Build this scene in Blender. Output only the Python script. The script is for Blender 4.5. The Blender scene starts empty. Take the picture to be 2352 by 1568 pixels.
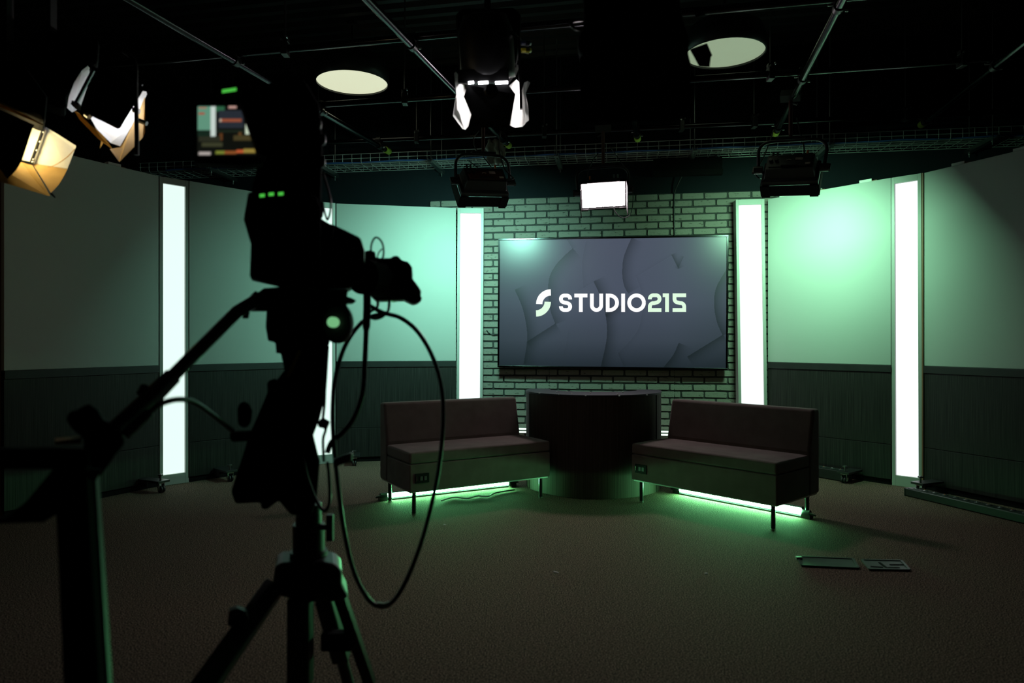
import bpy, bmesh, math, random
import numpy as np
from mathutils import Vector, Matrix, Euler
random.seed(7)
PI = math.pi
R = math.radians
C = bpy.context.scene.collection
sc = bpy.context.scene

# ------------------------------------------------------------------ camera
F, CX, CY, H = 1620.0, 1176.0, 784.0, 1.14      # focal length in pixels, image centre, eye height
cam_d = bpy.data.cameras.new('camera')
cam = bpy.data.objects.new('camera', cam_d)
C.objects.link(cam)
cam.location = (0, 0, H)
cam.rotation_euler = (R(90), 0, 0)
cam_d.sensor_width = 36
cam_d.lens = F / 2352 * 36
cam_d.clip_start = 0.05
cam_d.dof.use_dof = True
cam_d.dof.focus_distance = 6.3
cam_d.dof.aperture_fstop = 2.2
sc.camera = cam

# ------------------------------------------------------------------ world and exposure
w = bpy.data.worlds.new('world')
sc.world = w
w.use_nodes = True
w.node_tree.nodes['Background'].inputs[0].default_value = (0.5, 0.6, 0.7, 1)
w.node_tree.nodes['Background'].inputs[1].default_value = 0.0
sc.view_settings.view_transform = 'Standard'
sc.view_settings.look = 'None'
sc.view_settings.exposure = 0.0
sc.view_settings.gamma = 1.0
sc.view_settings.use_curve_mapping = False
sc.cycles.use_denoising = True
sc.cycles.max_bounces = 6
sc.cycles.diffuse_bounces = 3
sc.cycles.glossy_bounces = 3
sc.cycles.sample_clamp_indirect = 4.0
sc.cycles.caustics_reflective = False
sc.cycles.caustics_refractive = False

# emission (colour, strength) of every lamp in the studio
EM = dict(
    column_mint=((0.80, 1.0, 0.92), 1.0),
    column_white=((0.93, 0.97, 1.0), 1.04),
    tube=((0.22, 1.0, 0.38), 115.0),
    back_strip=((0.75, 1.0, 0.80), 1.6),
    key_panel=((1.0, 0.84, 0.90), 68.0),
    wash_cyan=((0.38, 1.0, 0.76), 235.0),
    wash_green=((0.40, 1.0, 0.58), 185.0),
    lens_white=((0.95, 0.93, 1.0), 26.0),
    lens_key=((1.0, 0.92, 0.92), 62.0),
    lens_warm=((1.0, 0.78, 0.36), 80.0),
    pendant=((0.78, 0.80, 0.56), 0.9),
    pendant_dim=((0.50, 0.62, 0.40), 0.48),
)

# ------------------------------------------------------------------ pixel helpers
def P(px, py, Y):
    return Vector(((px - CX) / F * Y, Y, H + (CY - py) / F * Y))

def at_z(px, py, z):
    Y = F * (z - H) / (CY - py)
    return P(px, py, Y)

# ------------------------------------------------------------------ materials
MATS = {}

def mat(name, base, rough=0.5, metal=0.0, noise=None, bump=None, emit=None, spec=0.5, sheen=0.0):
    """noise=(scale xyz, colour2, contrast lo, hi)   bump=(scale xyz, strength, distance)"""
    m = bpy.data.materials.new(name)
    m.use_nodes = True
    nt = m.node_tree
    b = nt.nodes['Principled BSDF']
    b.inputs['Base Color'].default_value = (*base, 1)
    b.inputs['Roughness'].default_value = rough
    b.inputs['Metallic'].default_value = metal
    b.inputs['Specular IOR Level'].default_value = spec
    if sheen:
        b.inputs['Sheen Weight'].default_value = sheen
    if noise or bump:
        tc = nt.nodes.new('ShaderNodeTexCoord')
    def tex(scale, detail=4):
        mp = nt.nodes.new('ShaderNodeMapping')
        mp.inputs['Scale'].default_value = scale
        nt.links.new(tc.outputs['Object'], mp.inputs[0])
        n = nt.nodes.new('ShaderNodeTexNoise')
        n.inputs['Scale'].default_value = 1.0
        n.inputs['Detail'].default_value = detail
        nt.links.new(mp.outputs[0], n.inputs['Vector'])
        return n
    if noise:
        n = tex(noise[0])
        cr = nt.nodes.new('ShaderNodeValToRGB')
        cr.color_ramp.elements[0].position = noise[2]
        cr.color_ramp.elements[1].position = noise[3]
        cr.color_ramp.elements[0].color = (*base, 1)
        cr.color_ramp.elements[1].color = (*noise[1], 1)
        nt.links.new(n.outputs['Fac'], cr.inputs[0])
        nt.links.new(cr.outputs[0], b.inputs['Base Color'])
    if bump:
        n = tex(bump[0], 3)
        bp = nt.nodes.new('ShaderNodeBump')
        bp.inputs['Strength'].default_value = bump[1]
        bp.inputs['Distance'].default_value = bump[2]
        nt.links.new(n.outputs['Fac'], bp.inputs['Height'])
        nt.links.new(bp.outputs[0], b.inputs['Normal'])
    if emit:
        b.inputs['Emission Color'].default_value = (*emit[0], 1)
        b.inputs['Emission Strength'].default_value = emit[1]
    MATS[name] = m
    return m

def picture_mat(name, strength):
    m = bpy.data.materials.new(name)
    m.use_nodes = True
    nt = m.node_tree
    b = nt.nodes['Principled BSDF']
    at = nt.nodes.new('ShaderNodeAttribute')
    at.attribute_name = 'picture'
    b.inputs['Base Color'].default_value = (0.01, 0.011, 0.013, 1)
    b.inputs['Roughness'].default_value = 0.32
    nt.links.new(at.outputs['Color'], b.inputs['Emission Color'])
    b.inputs['Emission Strength'].default_value = strength
    MATS[name] = m
    return m

S3 = lambda s: (s, s, s)
mat('carpet', (0.012, 0.008, 0.006), 0.95, 0, ((190, 190, 190), (0.46, 0.315, 0.235), 0.45, 0.70), ((260, 260, 260), 0.4, 0.003), spec=0.1)
mat('wall_navy', (0.0075, 0.0105, 0.0145), 0.8, 0, (S3(3), (0.0095, 0.013, 0.017), 0.3, 0.7), spec=0.15)
mat('wall_black', (0.004, 0.004, 0.004), 0.9, 0, (S3(4), (0.006, 0.006, 0.006), 0.3, 0.7), spec=0.1)
mat('deck', (0.016, 0.017, 0.017), 0.5, 0.0, (S3(2), (0.022, 0.023, 0.023), 0.3, 0.7))
mat('brick', (0.25, 0.225, 0.20), 0.85, 0, ((26, 26, 75), (0.06, 0.052, 0.047), 0.60, 0.74), (S3(90), 0.8, 0.004), spec=0.2)
mat('mortar', (0.045, 0.045, 0.044), 0.9, 0, (S3(60), (0.035, 0.035, 0.034), 0.3, 0.7), (S3(120), 0.4, 0.003))
mat('panel_fabric', (0.40, 0.415, 0.40), 0.85, 0, (S3(500), (0.45, 0.465, 0.45), 0.35, 0.65), ((420, 420, 420), 0.25, 0.001), spec=0.2)
mat('panel_wood', (0.011, 0.010, 0.0095), 0.5, 0, ((300, 300, 2.6), (0.045, 0.041, 0.038), 0.42, 0.72), ((330, 330, 2.0), 0.3, 0.001), spec=0.3)
mat('rail_dark', (0.009, 0.009, 0.009), 0.6, 0, (S3(8), (0.016, 0.016, 0.016), 0.3, 0.7))
mat('edge_wood', (0.16, 0.075, 0.04), 0.55, 0, ((40, 40, 3), (0.22, 0.11, 0.06), 0.3, 0.7))
mat('column_frame', (0.46, 0.45, 0.43), 0.45, 0.0, (S3(700), (0.40, 0.40, 0.385), 0.35, 0.65))
mat('cleat_white', (0.75, 0.75, 0.72), 0.6, 0, (S3(10), (0.68, 0.68, 0.65), 0.3, 0.7))
mat('sofa_fabric', (0.125, 0.098, 0.085), 0.95, 0, (S3(9), (0.155, 0.122, 0.107), 0.35, 0.65), (S3(700), 0.3, 0.001), spec=0.15, sheen=0.15)
mat('sofa_plate', (0.006, 0.006, 0.006), 0.6, 0, (S3(10), (0.008, 0.008, 0.008), 0.3, 0.7), spec=0.15)
mat('chrome', (0.62, 0.62, 0.62), 0.18, 1.0, (S3(12), (0.55, 0.55, 0.55), 0.3, 0.7))
mat('desk_wood', (0.030, 0.021, 0.017), 0.6, 0, ((160, 160, 2.0), (0.055, 0.039, 0.031), 0.38, 0.66), ((160, 160, 2), 0.2, 0.001), spec=0.12)
mat('desk_top', (0.018, 0.017, 0.022), 0.5, 0, (S3(9), (0.026, 0.024, 0.03), 0.3, 0.7), spec=0.25)
mat('black_metal', (0.010, 0.010, 0.010), 0.42, 0, (S3(20), (0.014, 0.014, 0.014), 0.3, 0.7))
mat('black_matte', (0.004, 0.004, 0.004), 0.85, 0, (S3(20), (0.006, 0.006, 0.006), 0.3, 0.7), spec=0.12)
mat('black_gloss', (0.010, 0.010, 0.011), 0.22, 0, (S3(20), (0.013, 0.013, 0.014), 0.3, 0.7))
mat('red_panel', (0.060, 0.018, 0.014), 0.5, 0, (S3(12), (0.075, 0.022, 0.016), 0.3, 0.7))
mat('label_paper', (0.60, 0.50, 0.44), 0.7, 0, (S3(60), (0.45, 0.36, 0.32), 0.4, 0.6))
mat('orange_plastic', (0.75, 0.20, 0.03), 0.5, 0, (S3(12), (0.65, 0.17, 0.03), 0.3, 0.7))
mat('yellow_knob', (0.85, 0.76, 0.05), 0.45, 0, (S3(12), (0.78, 0.70, 0.05), 0.3, 0.7))
mat('blue_knob', (0.03, 0.05, 0.12), 0.4, 0, (S3(12), (0.04, 0.06, 0.14), 0.3, 0.7))
mat('tennis_cap', (0.48, 0.62, 0.08), 0.6, 0, (S3(60), (0.40, 0.54, 0.06), 0.3, 0.7))
mat('pipe_metal', (0.035, 0.035, 0.038), 0.2, 1.0, (S3(7), (0.05, 0.05, 0.053), 0.3, 0.7))
mat('zinc', (0.42, 0.43, 0.42), 0.32, 1.0, (S3(20), (0.50, 0.51, 0.50), 0.3, 0.7))
mat('tray_wire', (0.62, 0.63, 0.62), 0.35, 0.55, (S3(20), (0.70, 0.71, 0.70), 0.3, 0.7))
mat('zinc_dark', (0.14, 0.14, 0.14), 0.4, 1.0, (S3(20), (0.18, 0.18, 0.18), 0.3, 0.7))
mat('blue_glint', (0.05, 0.12, 0.35), 0.5, 0, (S3(20), (0.06, 0.14, 0.4), 0.3, 0.7))  # blue puts the bluish tray glints into a cable colour
mat('cable', (0.012, 0.012, 0.012), 0.38, 0, (S3(30), (0.016, 0.016, 0.016), 0.3, 0.7))
mat('cable_grey', (0.09, 0.09, 0.09), 0.4, 0, (S3(30), (0.11, 0.11, 0.11), 0.3, 0.7))
mat('rag', (0.42, 0.44, 0.42), 0.9, 0, (S3(30), (0.34, 0.36, 0.34), 0.3, 0.7), (S3(60), 0.5, 0.01))
mat('flap_inside', (0.62, 0.62, 0.62), 0.5, 0, (S3(14), (0.56, 0.56, 0.56), 0.3, 0.7))
mat('flap_outside', (0.012, 0.012, 0.012), 0.55, 0, (S3(14), (0.016, 0.016, 0.016), 0.3, 0.7))
mat('plate_gloss', (0.012, 0.016, 0.014), 0.45, 0, ((4, 60, 4), (0.03, 0.036, 0.033), 0.4, 0.65), spec=0.22)
mat('lens_glass', (0.05, 0.05, 0.055), 0.12, 0, (S3(30), (0.07, 0.07, 0.075), 0.3, 0.7))
mat('rubber', (0.014, 0.014, 0.014), 0.5, 0, (S3(30), (0.018, 0.018, 0.018), 0.3, 0.7))
mat('paper', (0.7, 0.7, 0.68), 0.8, 0, (S3(60), (0.6, 0.6, 0.58), 0.3, 0.7))
mat('tape_green', (0.72, 0.90, 0.72), 0.35, 0, (S3(60), (0.42, 0.62, 0.42), 0.3, 0.7))
mat('tape_green_dark', (0.05, 0.12, 0.07), 0.6, 0, (S3(60), (0.04, 0.10, 0.06), 0.3, 0.7))
mat('brass_tape', (0.55, 0.33, 0.10), 0.4, 0, (S3(60), (0.45, 0.27, 0.08), 0.3, 0.7))
mat('red_mark', (0.35, 0.03, 0.02), 0.4, 0, (S3(60), (0.3, 0.025, 0.02), 0.3, 0.7))
def sheet_mat(name, base, base2):
    m = mat(name, base, 0.6, 0, (S3(14), base2, 0.35, 0.65))
    nt = m.node_tree
    b = nt.nodes['Principled BSDF']; out = nt.nodes['Material Output']
    tr = nt.nodes.new('ShaderNodeBsdfTranslucent'); mx = nt.nodes.new('ShaderNodeMixShader')
    cr = next(n for n in nt.nodes if n.type == 'VALTORGB')
    nt.links.new(cr.outputs[0], tr.inputs['Color'])
    mx.inputs[0].default_value = 0.45
    nt.links.new(b.outputs[0], mx.inputs[1]); nt.links.new(tr.outputs[0], mx.inputs[2])
    nt.links.new(mx.outputs[0], out.inputs['Surface'])
sheet_mat('gel', (0.78, 0.79, 0.77), (0.70, 0.71, 0.69))
sheet_mat('flap_tan_warmlit', (0.62, 0.42, 0.15), (0.50, 0.33, 0.11))  # tan gel tint that also puts warm lamp light into the flap colour
for k, e in EM.items():
    mat('lamp_' + k, (0.5, 0.5, 0.5), 0.4, 0, (S3(3), (0.52, 0.52, 0.52), 0.3, 0.7), emit=e)
mat('led_green', (0.02, 0.1, 0.02), 0.4, emit=((0.12, 0.9, 0.1), 0.55))
mat('level_glow', (0.3, 0.5, 0.3), 0.3, emit=((0.22, 0.62, 0.27), 0.75))
mat('screen_white', (0.02, 0.02, 0.02), 0.4, emit=((1.0, 0.985, 1.0), 1.02))
mat('screen_mint', (0.02, 0.02, 0.02), 0.4, emit=((0.74, 0.95, 0.74), 1.0))
picture_mat('screen_picture', 1.0)
picture_mat('finder_picture', 0.9)

# ------------------------------------------------------------------ mesh builder
MW = {}          # world matrix of every root

class MB:
    def __init__(s):
        s.v, s.f, s.sm, s.mi = [], [], [], []
        s.cur = 0
    def add(s, vs, fs, smooth=False):
        o = len(s.v)
        s.v += [Vector(v) for v in vs]
        for f in fs:
            s.f.append([i + o for i in f]); s.sm.append(smooth); s.mi.append(s.cur)
        return s
    def box(s, c, d, M=None):
        hx, hy, hz = d[0] / 2, d[1] / 2, d[2] / 2
        vs = [Vector((x, y, z)) for z in (-hz, hz) for y in (-hy, hy) for x in (-hx, hx)]
        vs = [(M @ v if M else v) + Vector(c) for v in vs]
        return s.add(vs, [(0, 2, 3, 1), (4, 5, 7, 6), (0, 1, 5, 4), (2, 6, 7, 3), (0, 4, 6, 2), (1, 3, 7, 5)])
    def bar(s, a, b, wd, ht, up=(0, 0, 1)):
        """a rectangular bar from a to b"""
        a, b = Vector(a), Vector(b)
        d = (b - a).normalized()
        x = d.cross(Vector(up))
        if x.length < 1e-4: x = d.cross(Vector((1, 0, 0)))
        x.normalize(); y = x.cross(d)
        vs = []
        for p in (a, b):
            for i, j in ((-1, -1), (1, -1), (1, 1), (-1, 1)):
                vs.append(p + x * wd / 2 * i + y * ht / 2 * j)
        return s.add(vs, [(3, 2, 1, 0), (4, 5, 6, 7), (0, 1, 5, 4), (1, 2, 6, 5), (2, 3, 7, 6), (3, 0, 4, 7)])
    def prism(s, poly, ext):
        n = len(poly); e = Vector(ext)
        vs = [Vector(p) for p in poly] + [Vector(p) + e for p in poly]
        fs = [tuple(range(n))[::-1], tuple(range(n, 2 * n))]
        fs += [(i, (i + 1) % n, n + (i + 1) % n, n + i) for i in range(n)]
        return s.add(vs, fs)
    def loft(s, rings, smooth=True, caps=True):
        n = len(rings[0]); vs = [p for r in rings for p in r]; fs = []
        for k in range(len(rings) - 1):
            for i in range(n):
                j = (i + 1) % n
                fs.append((k * n + i, k * n + j, (k + 1) * n + j, (k + 1) * n + i))
        s.add(vs, fs, smooth)
        if caps:
            s.add(rings[0], [tuple(range(n))[::-1]])
            s.add(rings[-1], [tuple(range(n))])
        return s
    def tube(s, pts, r, n=10, caps=True):
        pts = [Vector(p) for p in pts]
        rr = r if isinstance(r, (list, tuple)) else [r] * len(pts)
        rings = []; up = None
        for i, p in enumerate(pts):
            d = (pts[min(i + 1, len(pts) - 1)] - pts[max(i - 1, 0)]).normalized()
            if up is None:
                up = Vector((0, 0, 1)) if abs(d.z) < 0.9 else Vector((0, 1, 0))
            x = d.cross(up)
            if x.length < 1e-4: x = d.cross(Vector((1, 0.3, 0)))
            x.normalize(); y = x.cross(d).normalized(); up = y
            rings.append([p + x * math.cos(2 * PI * k / n) * rr[i] + y * math.sin(2 * PI * k / n) * rr[i] for k in range(n)])
        return s.loft(rings, True, caps)
    def cyl(s, a, b, r, r2=None, n=20):
        return s.tube([a, b], [r, r2 if r2 is not None else r], n)
    def lathe(s, prof, M=None, n=32, smooth=True, caps=True):
        """prof: (radius, height) pairs about local z"""
        M = M or Matrix()
        rings = [[M @ Vector((r * math.cos(2 * PI * k / n), r * math.sin(2 * PI * k / n), h)) for k in range(n)] for r, h in prof]
        return s.loft(rings, smooth, caps)
    def ball(s, c, r, n=12, sc3=(1, 1, 1)):
        c = Vector(c); prof = []
        for i in range(1, n):
            a = -PI / 2 + PI * i / n
            prof.append((math.cos(a), math.sin(a)))
        rings = [[c + Vector((pr * math.cos(2 * PI * k / 16) * r * sc3[0], pr * math.sin(2 * PI * k / 16) * r * sc3[1], ph * r * sc3[2])) for k in range(16)] for pr, ph in prof]
        return s.loft(rings, True, True)
    def build(s, name, m, parent=None, world=False, bevel=0, seg=2):
        """link as ONE mesh object; world=True: the vertices are in world space, parent's root matrix is undone"""
        me = bpy.data.meshes.new(name)
        vs = s.v
        root = parent
        while root is not None and root.parent is not None: root = root.parent
        if world and root is not None:
            inv = MW[root].inverted()
            vs = [inv @ v for v in vs]
        me.from_pydata([tuple(v) for v in vs], [], s.f)
        me.polygons.foreach_set('use_smooth', s.sm)
        ml = m if isinstance(m, (list, tuple)) else [m]
        for x in ml: me.materials.append(MATS[x])
        if len(ml) > 1: me.polygons.foreach_set('material_index', s.mi)
        bm = bmesh.new(); bm.from_mesh(me)
        bmesh.ops.recalc_face_normals(bm, faces=bm.faces)
        bm.to_mesh(me); bm.free()
        me.update()
        o = bpy.data.objects.new(name, me)
        C.objects.link(o)
        if parent is not None: o.parent = parent
        if bevel:
            b = o.modifiers.new('bevel', 'BEVEL'); b.width = bevel; b.segments = seg; b.limit_method = 'ANGLE'; b.angle_limit = R(35)
        return o

def tag(o, label, cat, group=None, kind=None):
    o['label'] = label; o['category'] = cat
    if group: o['group'] = group
    if kind: o['kind'] = kind
    return o

def thing(name, label, cat, loc=(0, 0, 0), rot=(0, 0, 0), group=None):
    o = bpy.data.objects.new(name, None); C.objects.link(o)
    o.empty_display_size = 0.1
    o.location = loc; o.rotation_euler = rot
    MW[o] = Matrix.Translation(Vector(loc)) @ Euler(rot).to_matrix().to_4x4()
    return tag(o, label, cat, group)

def solo(mb, name, m, label, cat, group=None, bevel=0):
    """a thing that is one mesh"""
    return tag(mb.build(name, m, bevel=bevel), label, cat, group)

def copy_tree(o, parent=None):
    c = o.copy(); C.objects.link(c)
    if parent is not None: c.parent = parent
    for ch in list(o.children): copy_tree(ch, c)
    return c

def struct(mb, name, m, label, cat='room'):
    o = mb.build(name, m); o['kind'] = 'structure'; o['label'] = label; o['category'] = cat
    return o

def catmull(pts, n=6):
    pts = [Vector(p) for p in pts]; out = []
    for i in range(len(pts) - 1):
        p0 = pts[max(i - 1, 0)]; p1 = pts[i]; p2 = pts[i + 1]; p3 = pts[min(i + 2, len(pts) - 1)]
        for k in range(n):
            t = k / n
            out.append(0.5 * ((2 * p1) + (p2 - p0) * t + (2 * p0 - 5 * p1 + 4 * p2 - p3) * t * t + (3 * p1 - p0 - 3 * p2 + p3) * t ** 3))
    out.append(pts[-1])
    return out

def slab(poly, Y, dep):
    """outline at distance Y with real depth dep, extruded away along its own sight line"""
    pts = [P(x, y, Y) for x, y in poly]
    c = sum(pts, Vector()) / len(pts)
    d = Vector((c.x, c.y, 0)).normalized()
    mb = MB().prism(pts, d * dep)
    return mb

# ------------------------------------------------------------------ wall frame: s along the back wall, n out of it
W0 = Vector((-0.815, 7.10, 0))
WT = Vector((0.9882, -0.1532, 0)).normalized()
WN = Vector((-0.1532, -0.9882, 0)).normalized()
WANG = math.atan2(WT.y, WT.x)

def W(s, n, z):
    p = W0 + WT * s + WN * n
    return Vector((p.x, p.y, z))

def wall_px(px, py, n=0.0):
    """(s, z) where the sight line through the pixel meets the plane n in front of the back wall"""
    kx = (px - CX) / F
    o = W0 + WN * n
    # kx*Y = o.x + s*T.x ; Y = o.y + s*T.y
    s = (kx * o.y - o.x) / (WT.x - kx * WT.y)
    Y = o.y + s * WT.y
    return s, H + (CY - py) / F * Y

# ================================================================== THE ROOM
struct(MB().box((0, 2.9, -0.05), (13, 11.4, 0.1)), 'floor', 'carpet', 'dark brown speckled low pile carpet floor', 'floor')
# corrugated deck ceiling, ridges run across the room
mb = MB()
ang = math.atan2(-0.2, 1)
ux, uy = Vector((math.cos(ang), math.sin(ang), 0)), Vector((-math.sin(ang), math.cos(ang), 0))
prof = []
y = -4.5
while y < 9.6:
    prof += [(y, 3.90), (y + 0.055, 3.90), (y + 0.075, 3.94), (y + 0.13, 3.94)]
    y += 0.15
ra = [ux * -8 + uy * a + Vector((0, 0, z)) for a, z in prof]
rb = [ux * 8 + uy * a + Vector((0, 0, z)) for a, z in prof]
n = len(prof)
mb.add(ra + rb, [(i, i + 1, n + i + 1, n + i) for i in range(n - 1)])
struct(mb, 'ceiling', 'deck', 'dark corrugated metal deck ceiling', 'ceiling')
struct(MB().bar(W(-6, -0.05, 2.0), W(7.6, -0.05, 2.0), 0.1, 4.0), 'wall_back', 'wall_navy', 'dark navy painted back wall', 'wall')
struct(MB().box((-6.05, 2.9, 2.0), (0.1, 11.4, 4.0)), 'wall_left', 'wall_black', 'black side wall in the dark', 'wall')
struct(MB().box((6.05, 2.9, 2.0), (0.1, 11.4, 4.0)), 'wall_right', 'wall_black', 'black side wall beyond the set panels', 'wall')
struct(MB().box((0, -2.75, 2.0), (13, 0.1, 4.0)), 'wall_rear', 'wall_black', 'black wall behind the viewpoint', 'wall')

# brick cladding on the back wall behind the screen
s0, s1 = wall_px(990, 463)[0], wall_px(1855, 437)[0]
ZB = 2.55
mb = MB()
mb.cur = 1
mb.bar(W(s0, 0.008, ZB / 2), W(s1, 0.008, ZB / 2), 0.016, ZB)
mb.cur = 0
rows = 38
ph = ZB / rows
bl = 0.2135
seams = (wall_px(1262, 500)[0], wall_px(1549, 500)[0])
for r in range(rows):
    z0 = ZB - (r + 1) * ph + 0.0085
    z1 = ZB - r * ph - 0.0075
    s = s0 - (0.0 if r % 2 else bl / 2)
    while s < s1:
        a, b = max(s + 0.0085, s0), min(s + bl - 0.0085, s1)
        cuts = [a] + [q for q in seams if a < q < b] + [b]
        for a2, b2 in zip(cuts, cuts[1:]):
            if a2 != a: a2 += 0.0012
            if b2 != b: b2 -= 0.0012
            if b2 - a2 > 0.012:
                j = [random.uniform(-0.0022, 0.0022) for _ in range(8)]
                g = 0.006
                out = [W(a2 + g, 0.026, z0 + j[0]), W(b2 - g, 0.026, z0 + j[1]), W(b2 + j[2], 0.026, z0 + g), W(b2 + j[3], 0.026, z1 - g),
                       W(b2 - g, 0.026, z1 + j[4]), W(a2 + g, 0.026, z1 + j[5]), W(a2 + j[6], 0.026, z1 - g), W(a2 + j[7], 0.026, z0 + g)]
                mb.prism(out, WN * -0.012)
        s += bl
o = mb.build('wall_brick', ['brick', 'mortar'])
o['kind'] = 'structure'; o['label'] = 'worn brick cladding on the back wall behind the big screen'; o['category'] = 'wall'

# ================================================================== SET PANELS AND LIGHT COLUMNS
PH = 2.44

def frame_of(a, b):
    a, b = Vector((*a, 0)), Vector((*b, 0))
    d = b - a
    return a, math.atan2(d.y, d.x), d.length

def caster(parent, x, flip=1):
    """a foot that sticks out in front of the panel: plate, screw knob, swivel wheel"""
    p = MB().box((x, -0.125, 0.085), (0.10, 0.23, 0.016)).box((x - 0.045, -0.06, 0.06), (0.008, 0.10, 0.05)).build('caster_bracket', 'black_metal', parent, bevel=0.002)
    k = MB()
    k.cyl((x, -0.20, 0.093), (x, -0.20, 0.128), 0.007, n=10)
    k.lathe([(0.006, 0), (0.02, 0.003), (0.02, 0.012), (0.008, 0.016)], Matrix.Translation((x, -0.20, 0.125)), n=6, smooth=False)
    k.build('knob', 'zinc_dark', p)
    fk = MB()
    fk.box((x, -0.195, 0.072), (0.05, 0.05, 0.006))
    for sx in (-1, 1):
        fk.prism([(x + sx * 0.022 - 0.0015, -0.215, 0.07), (x + sx * 0.022 - 0.0015, -0.175, 0.07), (x + sx * 0.022 - 0.0015, -0.20, 0.018), (x + sx * 0.022 - 0.0015, -0.222, 0.018)], (0.003, 0, 0))
    fk.cyl((x - 0.024, -0.211, 0.026), (x + 0.024, -0.211, 0.026), 0.006, n=10)
    fk.build('fork', 'chrome', p)
    wb = MB()
    for sx in (-0.010, 0.010):
        wb.lathe([(0.012, -0.007), (0.024, -0.007), (0.026, -0.004), (0.026, 0.004), (0.024, 0.007), (0.012, 0.007)], Matrix.Translation((x + sx, -0.211, 0.0262)) @ Matrix.Rotation(PI / 2, 4, 'Y'), n=22)
    wb.build('wheel', 'rubber', p)

def set_panel(a, b, label, casters=(), cleats=(), edge_left=False):
    o, ang, L = frame_of(a, b)
    t = thing('set_panel', label, 'panel', o, (0, 0, ang), 'fabric topped set panels')
    T = 0.035
    MB().box((L / 2, T / 2, (0.952 + PH) / 2), (L, T, PH - 0.952)).build('fabric_face', 'panel_fabric', t, bevel=0.003)
    MB().box((L / 2, T / 2 - 0.004, 0.9235), (L, T + 0.008, 0.055)).build('chair_rail', 'rail_dark', t, bevel=0.002)
    MB().box((L / 2, T / 2, (0.325 + 0.8945) / 2), (L, T, 0.5695)).build('wainscot_board', 'panel_wood', t, bevel=0.0015)
    MB().box((L / 2, T / 2, (0.045 + 0.3205) / 2), (L, T, 0.2755)).build('wainscot_board', 'panel_wood', t, bevel=0.0015)
    MB().box((L / 2, T / 2 + 0.012, 0.0225), (L - 0.02, T, 0.045)).build('plinth', 'black_matte', t)
    MB().box((L / 2, T + 0.012, PH / 2), (L - 0.01, 0.022, PH - 0.02)).build('back_frame', 'edge_wood', t)
    if edge_left:
        MB().box((-0.006, T / 2 + 0.005, PH / 2), (0.012, T + 0.03, PH)).build('side_edge', 'edge_wood', t)
    for x in cleats:
        c = MB().box((x, T + 0.028, PH - 0.045), (0.10, 0.045, 0.15)).build('cleat', 'cleat_white', t, bevel=0.001)
        MB().box((x + 0.07, T + 0.03, PH - 0.05), (0.04, 0.04, 0.13)).build('cleat_block', 'edge_wood', c)
    for x in casters: caster(t, x)
    return t

def light_column(a, b, label, lamp, lean=0.0):
    o, ang, L = frame_of(a, b)
    t = thing('light_column', label, 'light', o, (0, R(lean), ang), 'tall lit columns between the set panels')
    D = 0.11; bt, bb, bs = 0.05, 0.082, 0.026
    mb = MB()
    mb.box((bs / 2, D / 2, PH / 2), (bs, D, PH)).box((L - bs / 2, D / 2, PH / 2), (bs, D, PH))
    mb.box((L / 2, D / 2, PH - bt / 2), (L - 2 * bs, D, bt)).box((L / 2, D / 2, bb / 2), (L - 2 * bs, D, bb))
    mb.box((L / 2, D - 0.006, PH / 2), (L - 2 * bs, 0.012, PH - 0.15))
    mb.build('frame', 'column_frame', t, bevel=0.0015)
    MB().box((L / 2, 0.024, (bb + PH - bt) / 2), (L - 2 * bs - 0.002, 0.006, PH - bt - bb - 0.002)).build('diffuser', lamp, t)
    return t

pA0, pA1 = (-3.27, 4.54), (-2.775, 5.54)
pB0, pB1 = (-2.612, 5.71), (-1.90, 6.49)
pC0, pC1 = (-1.655, 6.645), (-0.546, 6.866)
pD0, pD1 = (2.338, 6.445), (3.008, 5.60)
pE0 = (3.178, 5.44)
pE1 = (3.66, 4.31)
set_panel(pA0, pA1, 'darkest set panel, at the outer end beside the mint column', casters=(0.98,), cleats=(0.42, 0.78))
set_panel(pB0, pB1, 'dim set panel partly hidden behind the studio camera', casters=(0.24,))
set_panel(pC0, pC1, 'bright mint lit set panel behind the camera lens and the sofa', casters=(0.17,))
set_panel(pD0, pD1, 'brightest green lit set panel with white cleats above it', casters=(0.81,), cleats=(0.14, 0.42, 0.86))
set_panel(pE0, pE1, 'green set panel with brown edge behind the floor LED batten', casters=(0.12,), cleats=(0.24, 0.68), edge_left=True)

light_column((-2.772, 5.55), (-2.618, 5.715), 'mint glowing column behind the pan bar of the camera', 'lamp_column_mint')
light_column((-1.895, 6.50), (-1.66, 6.63), 'glowing column mostly hidden behind the camera and tripod head', 'lamp_column_mint')
light_column((-0.545, 6.862), (-0.290, 6.862), 'white glowing column between the mint panel and the brick wall', 'lamp_column_white', 0.35)
light_column((2.083, 6.462), (2.337, 6.437), 'white glowing column directly beside the big screen, behind a sofa', 'lamp_column_white', -0.75)
light_column((3.017, 5.60), (3.168, 5.445), 'white glowing column rising beside the end of the floor LED batten', 'lamp_column_white', -0.2)

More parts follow.
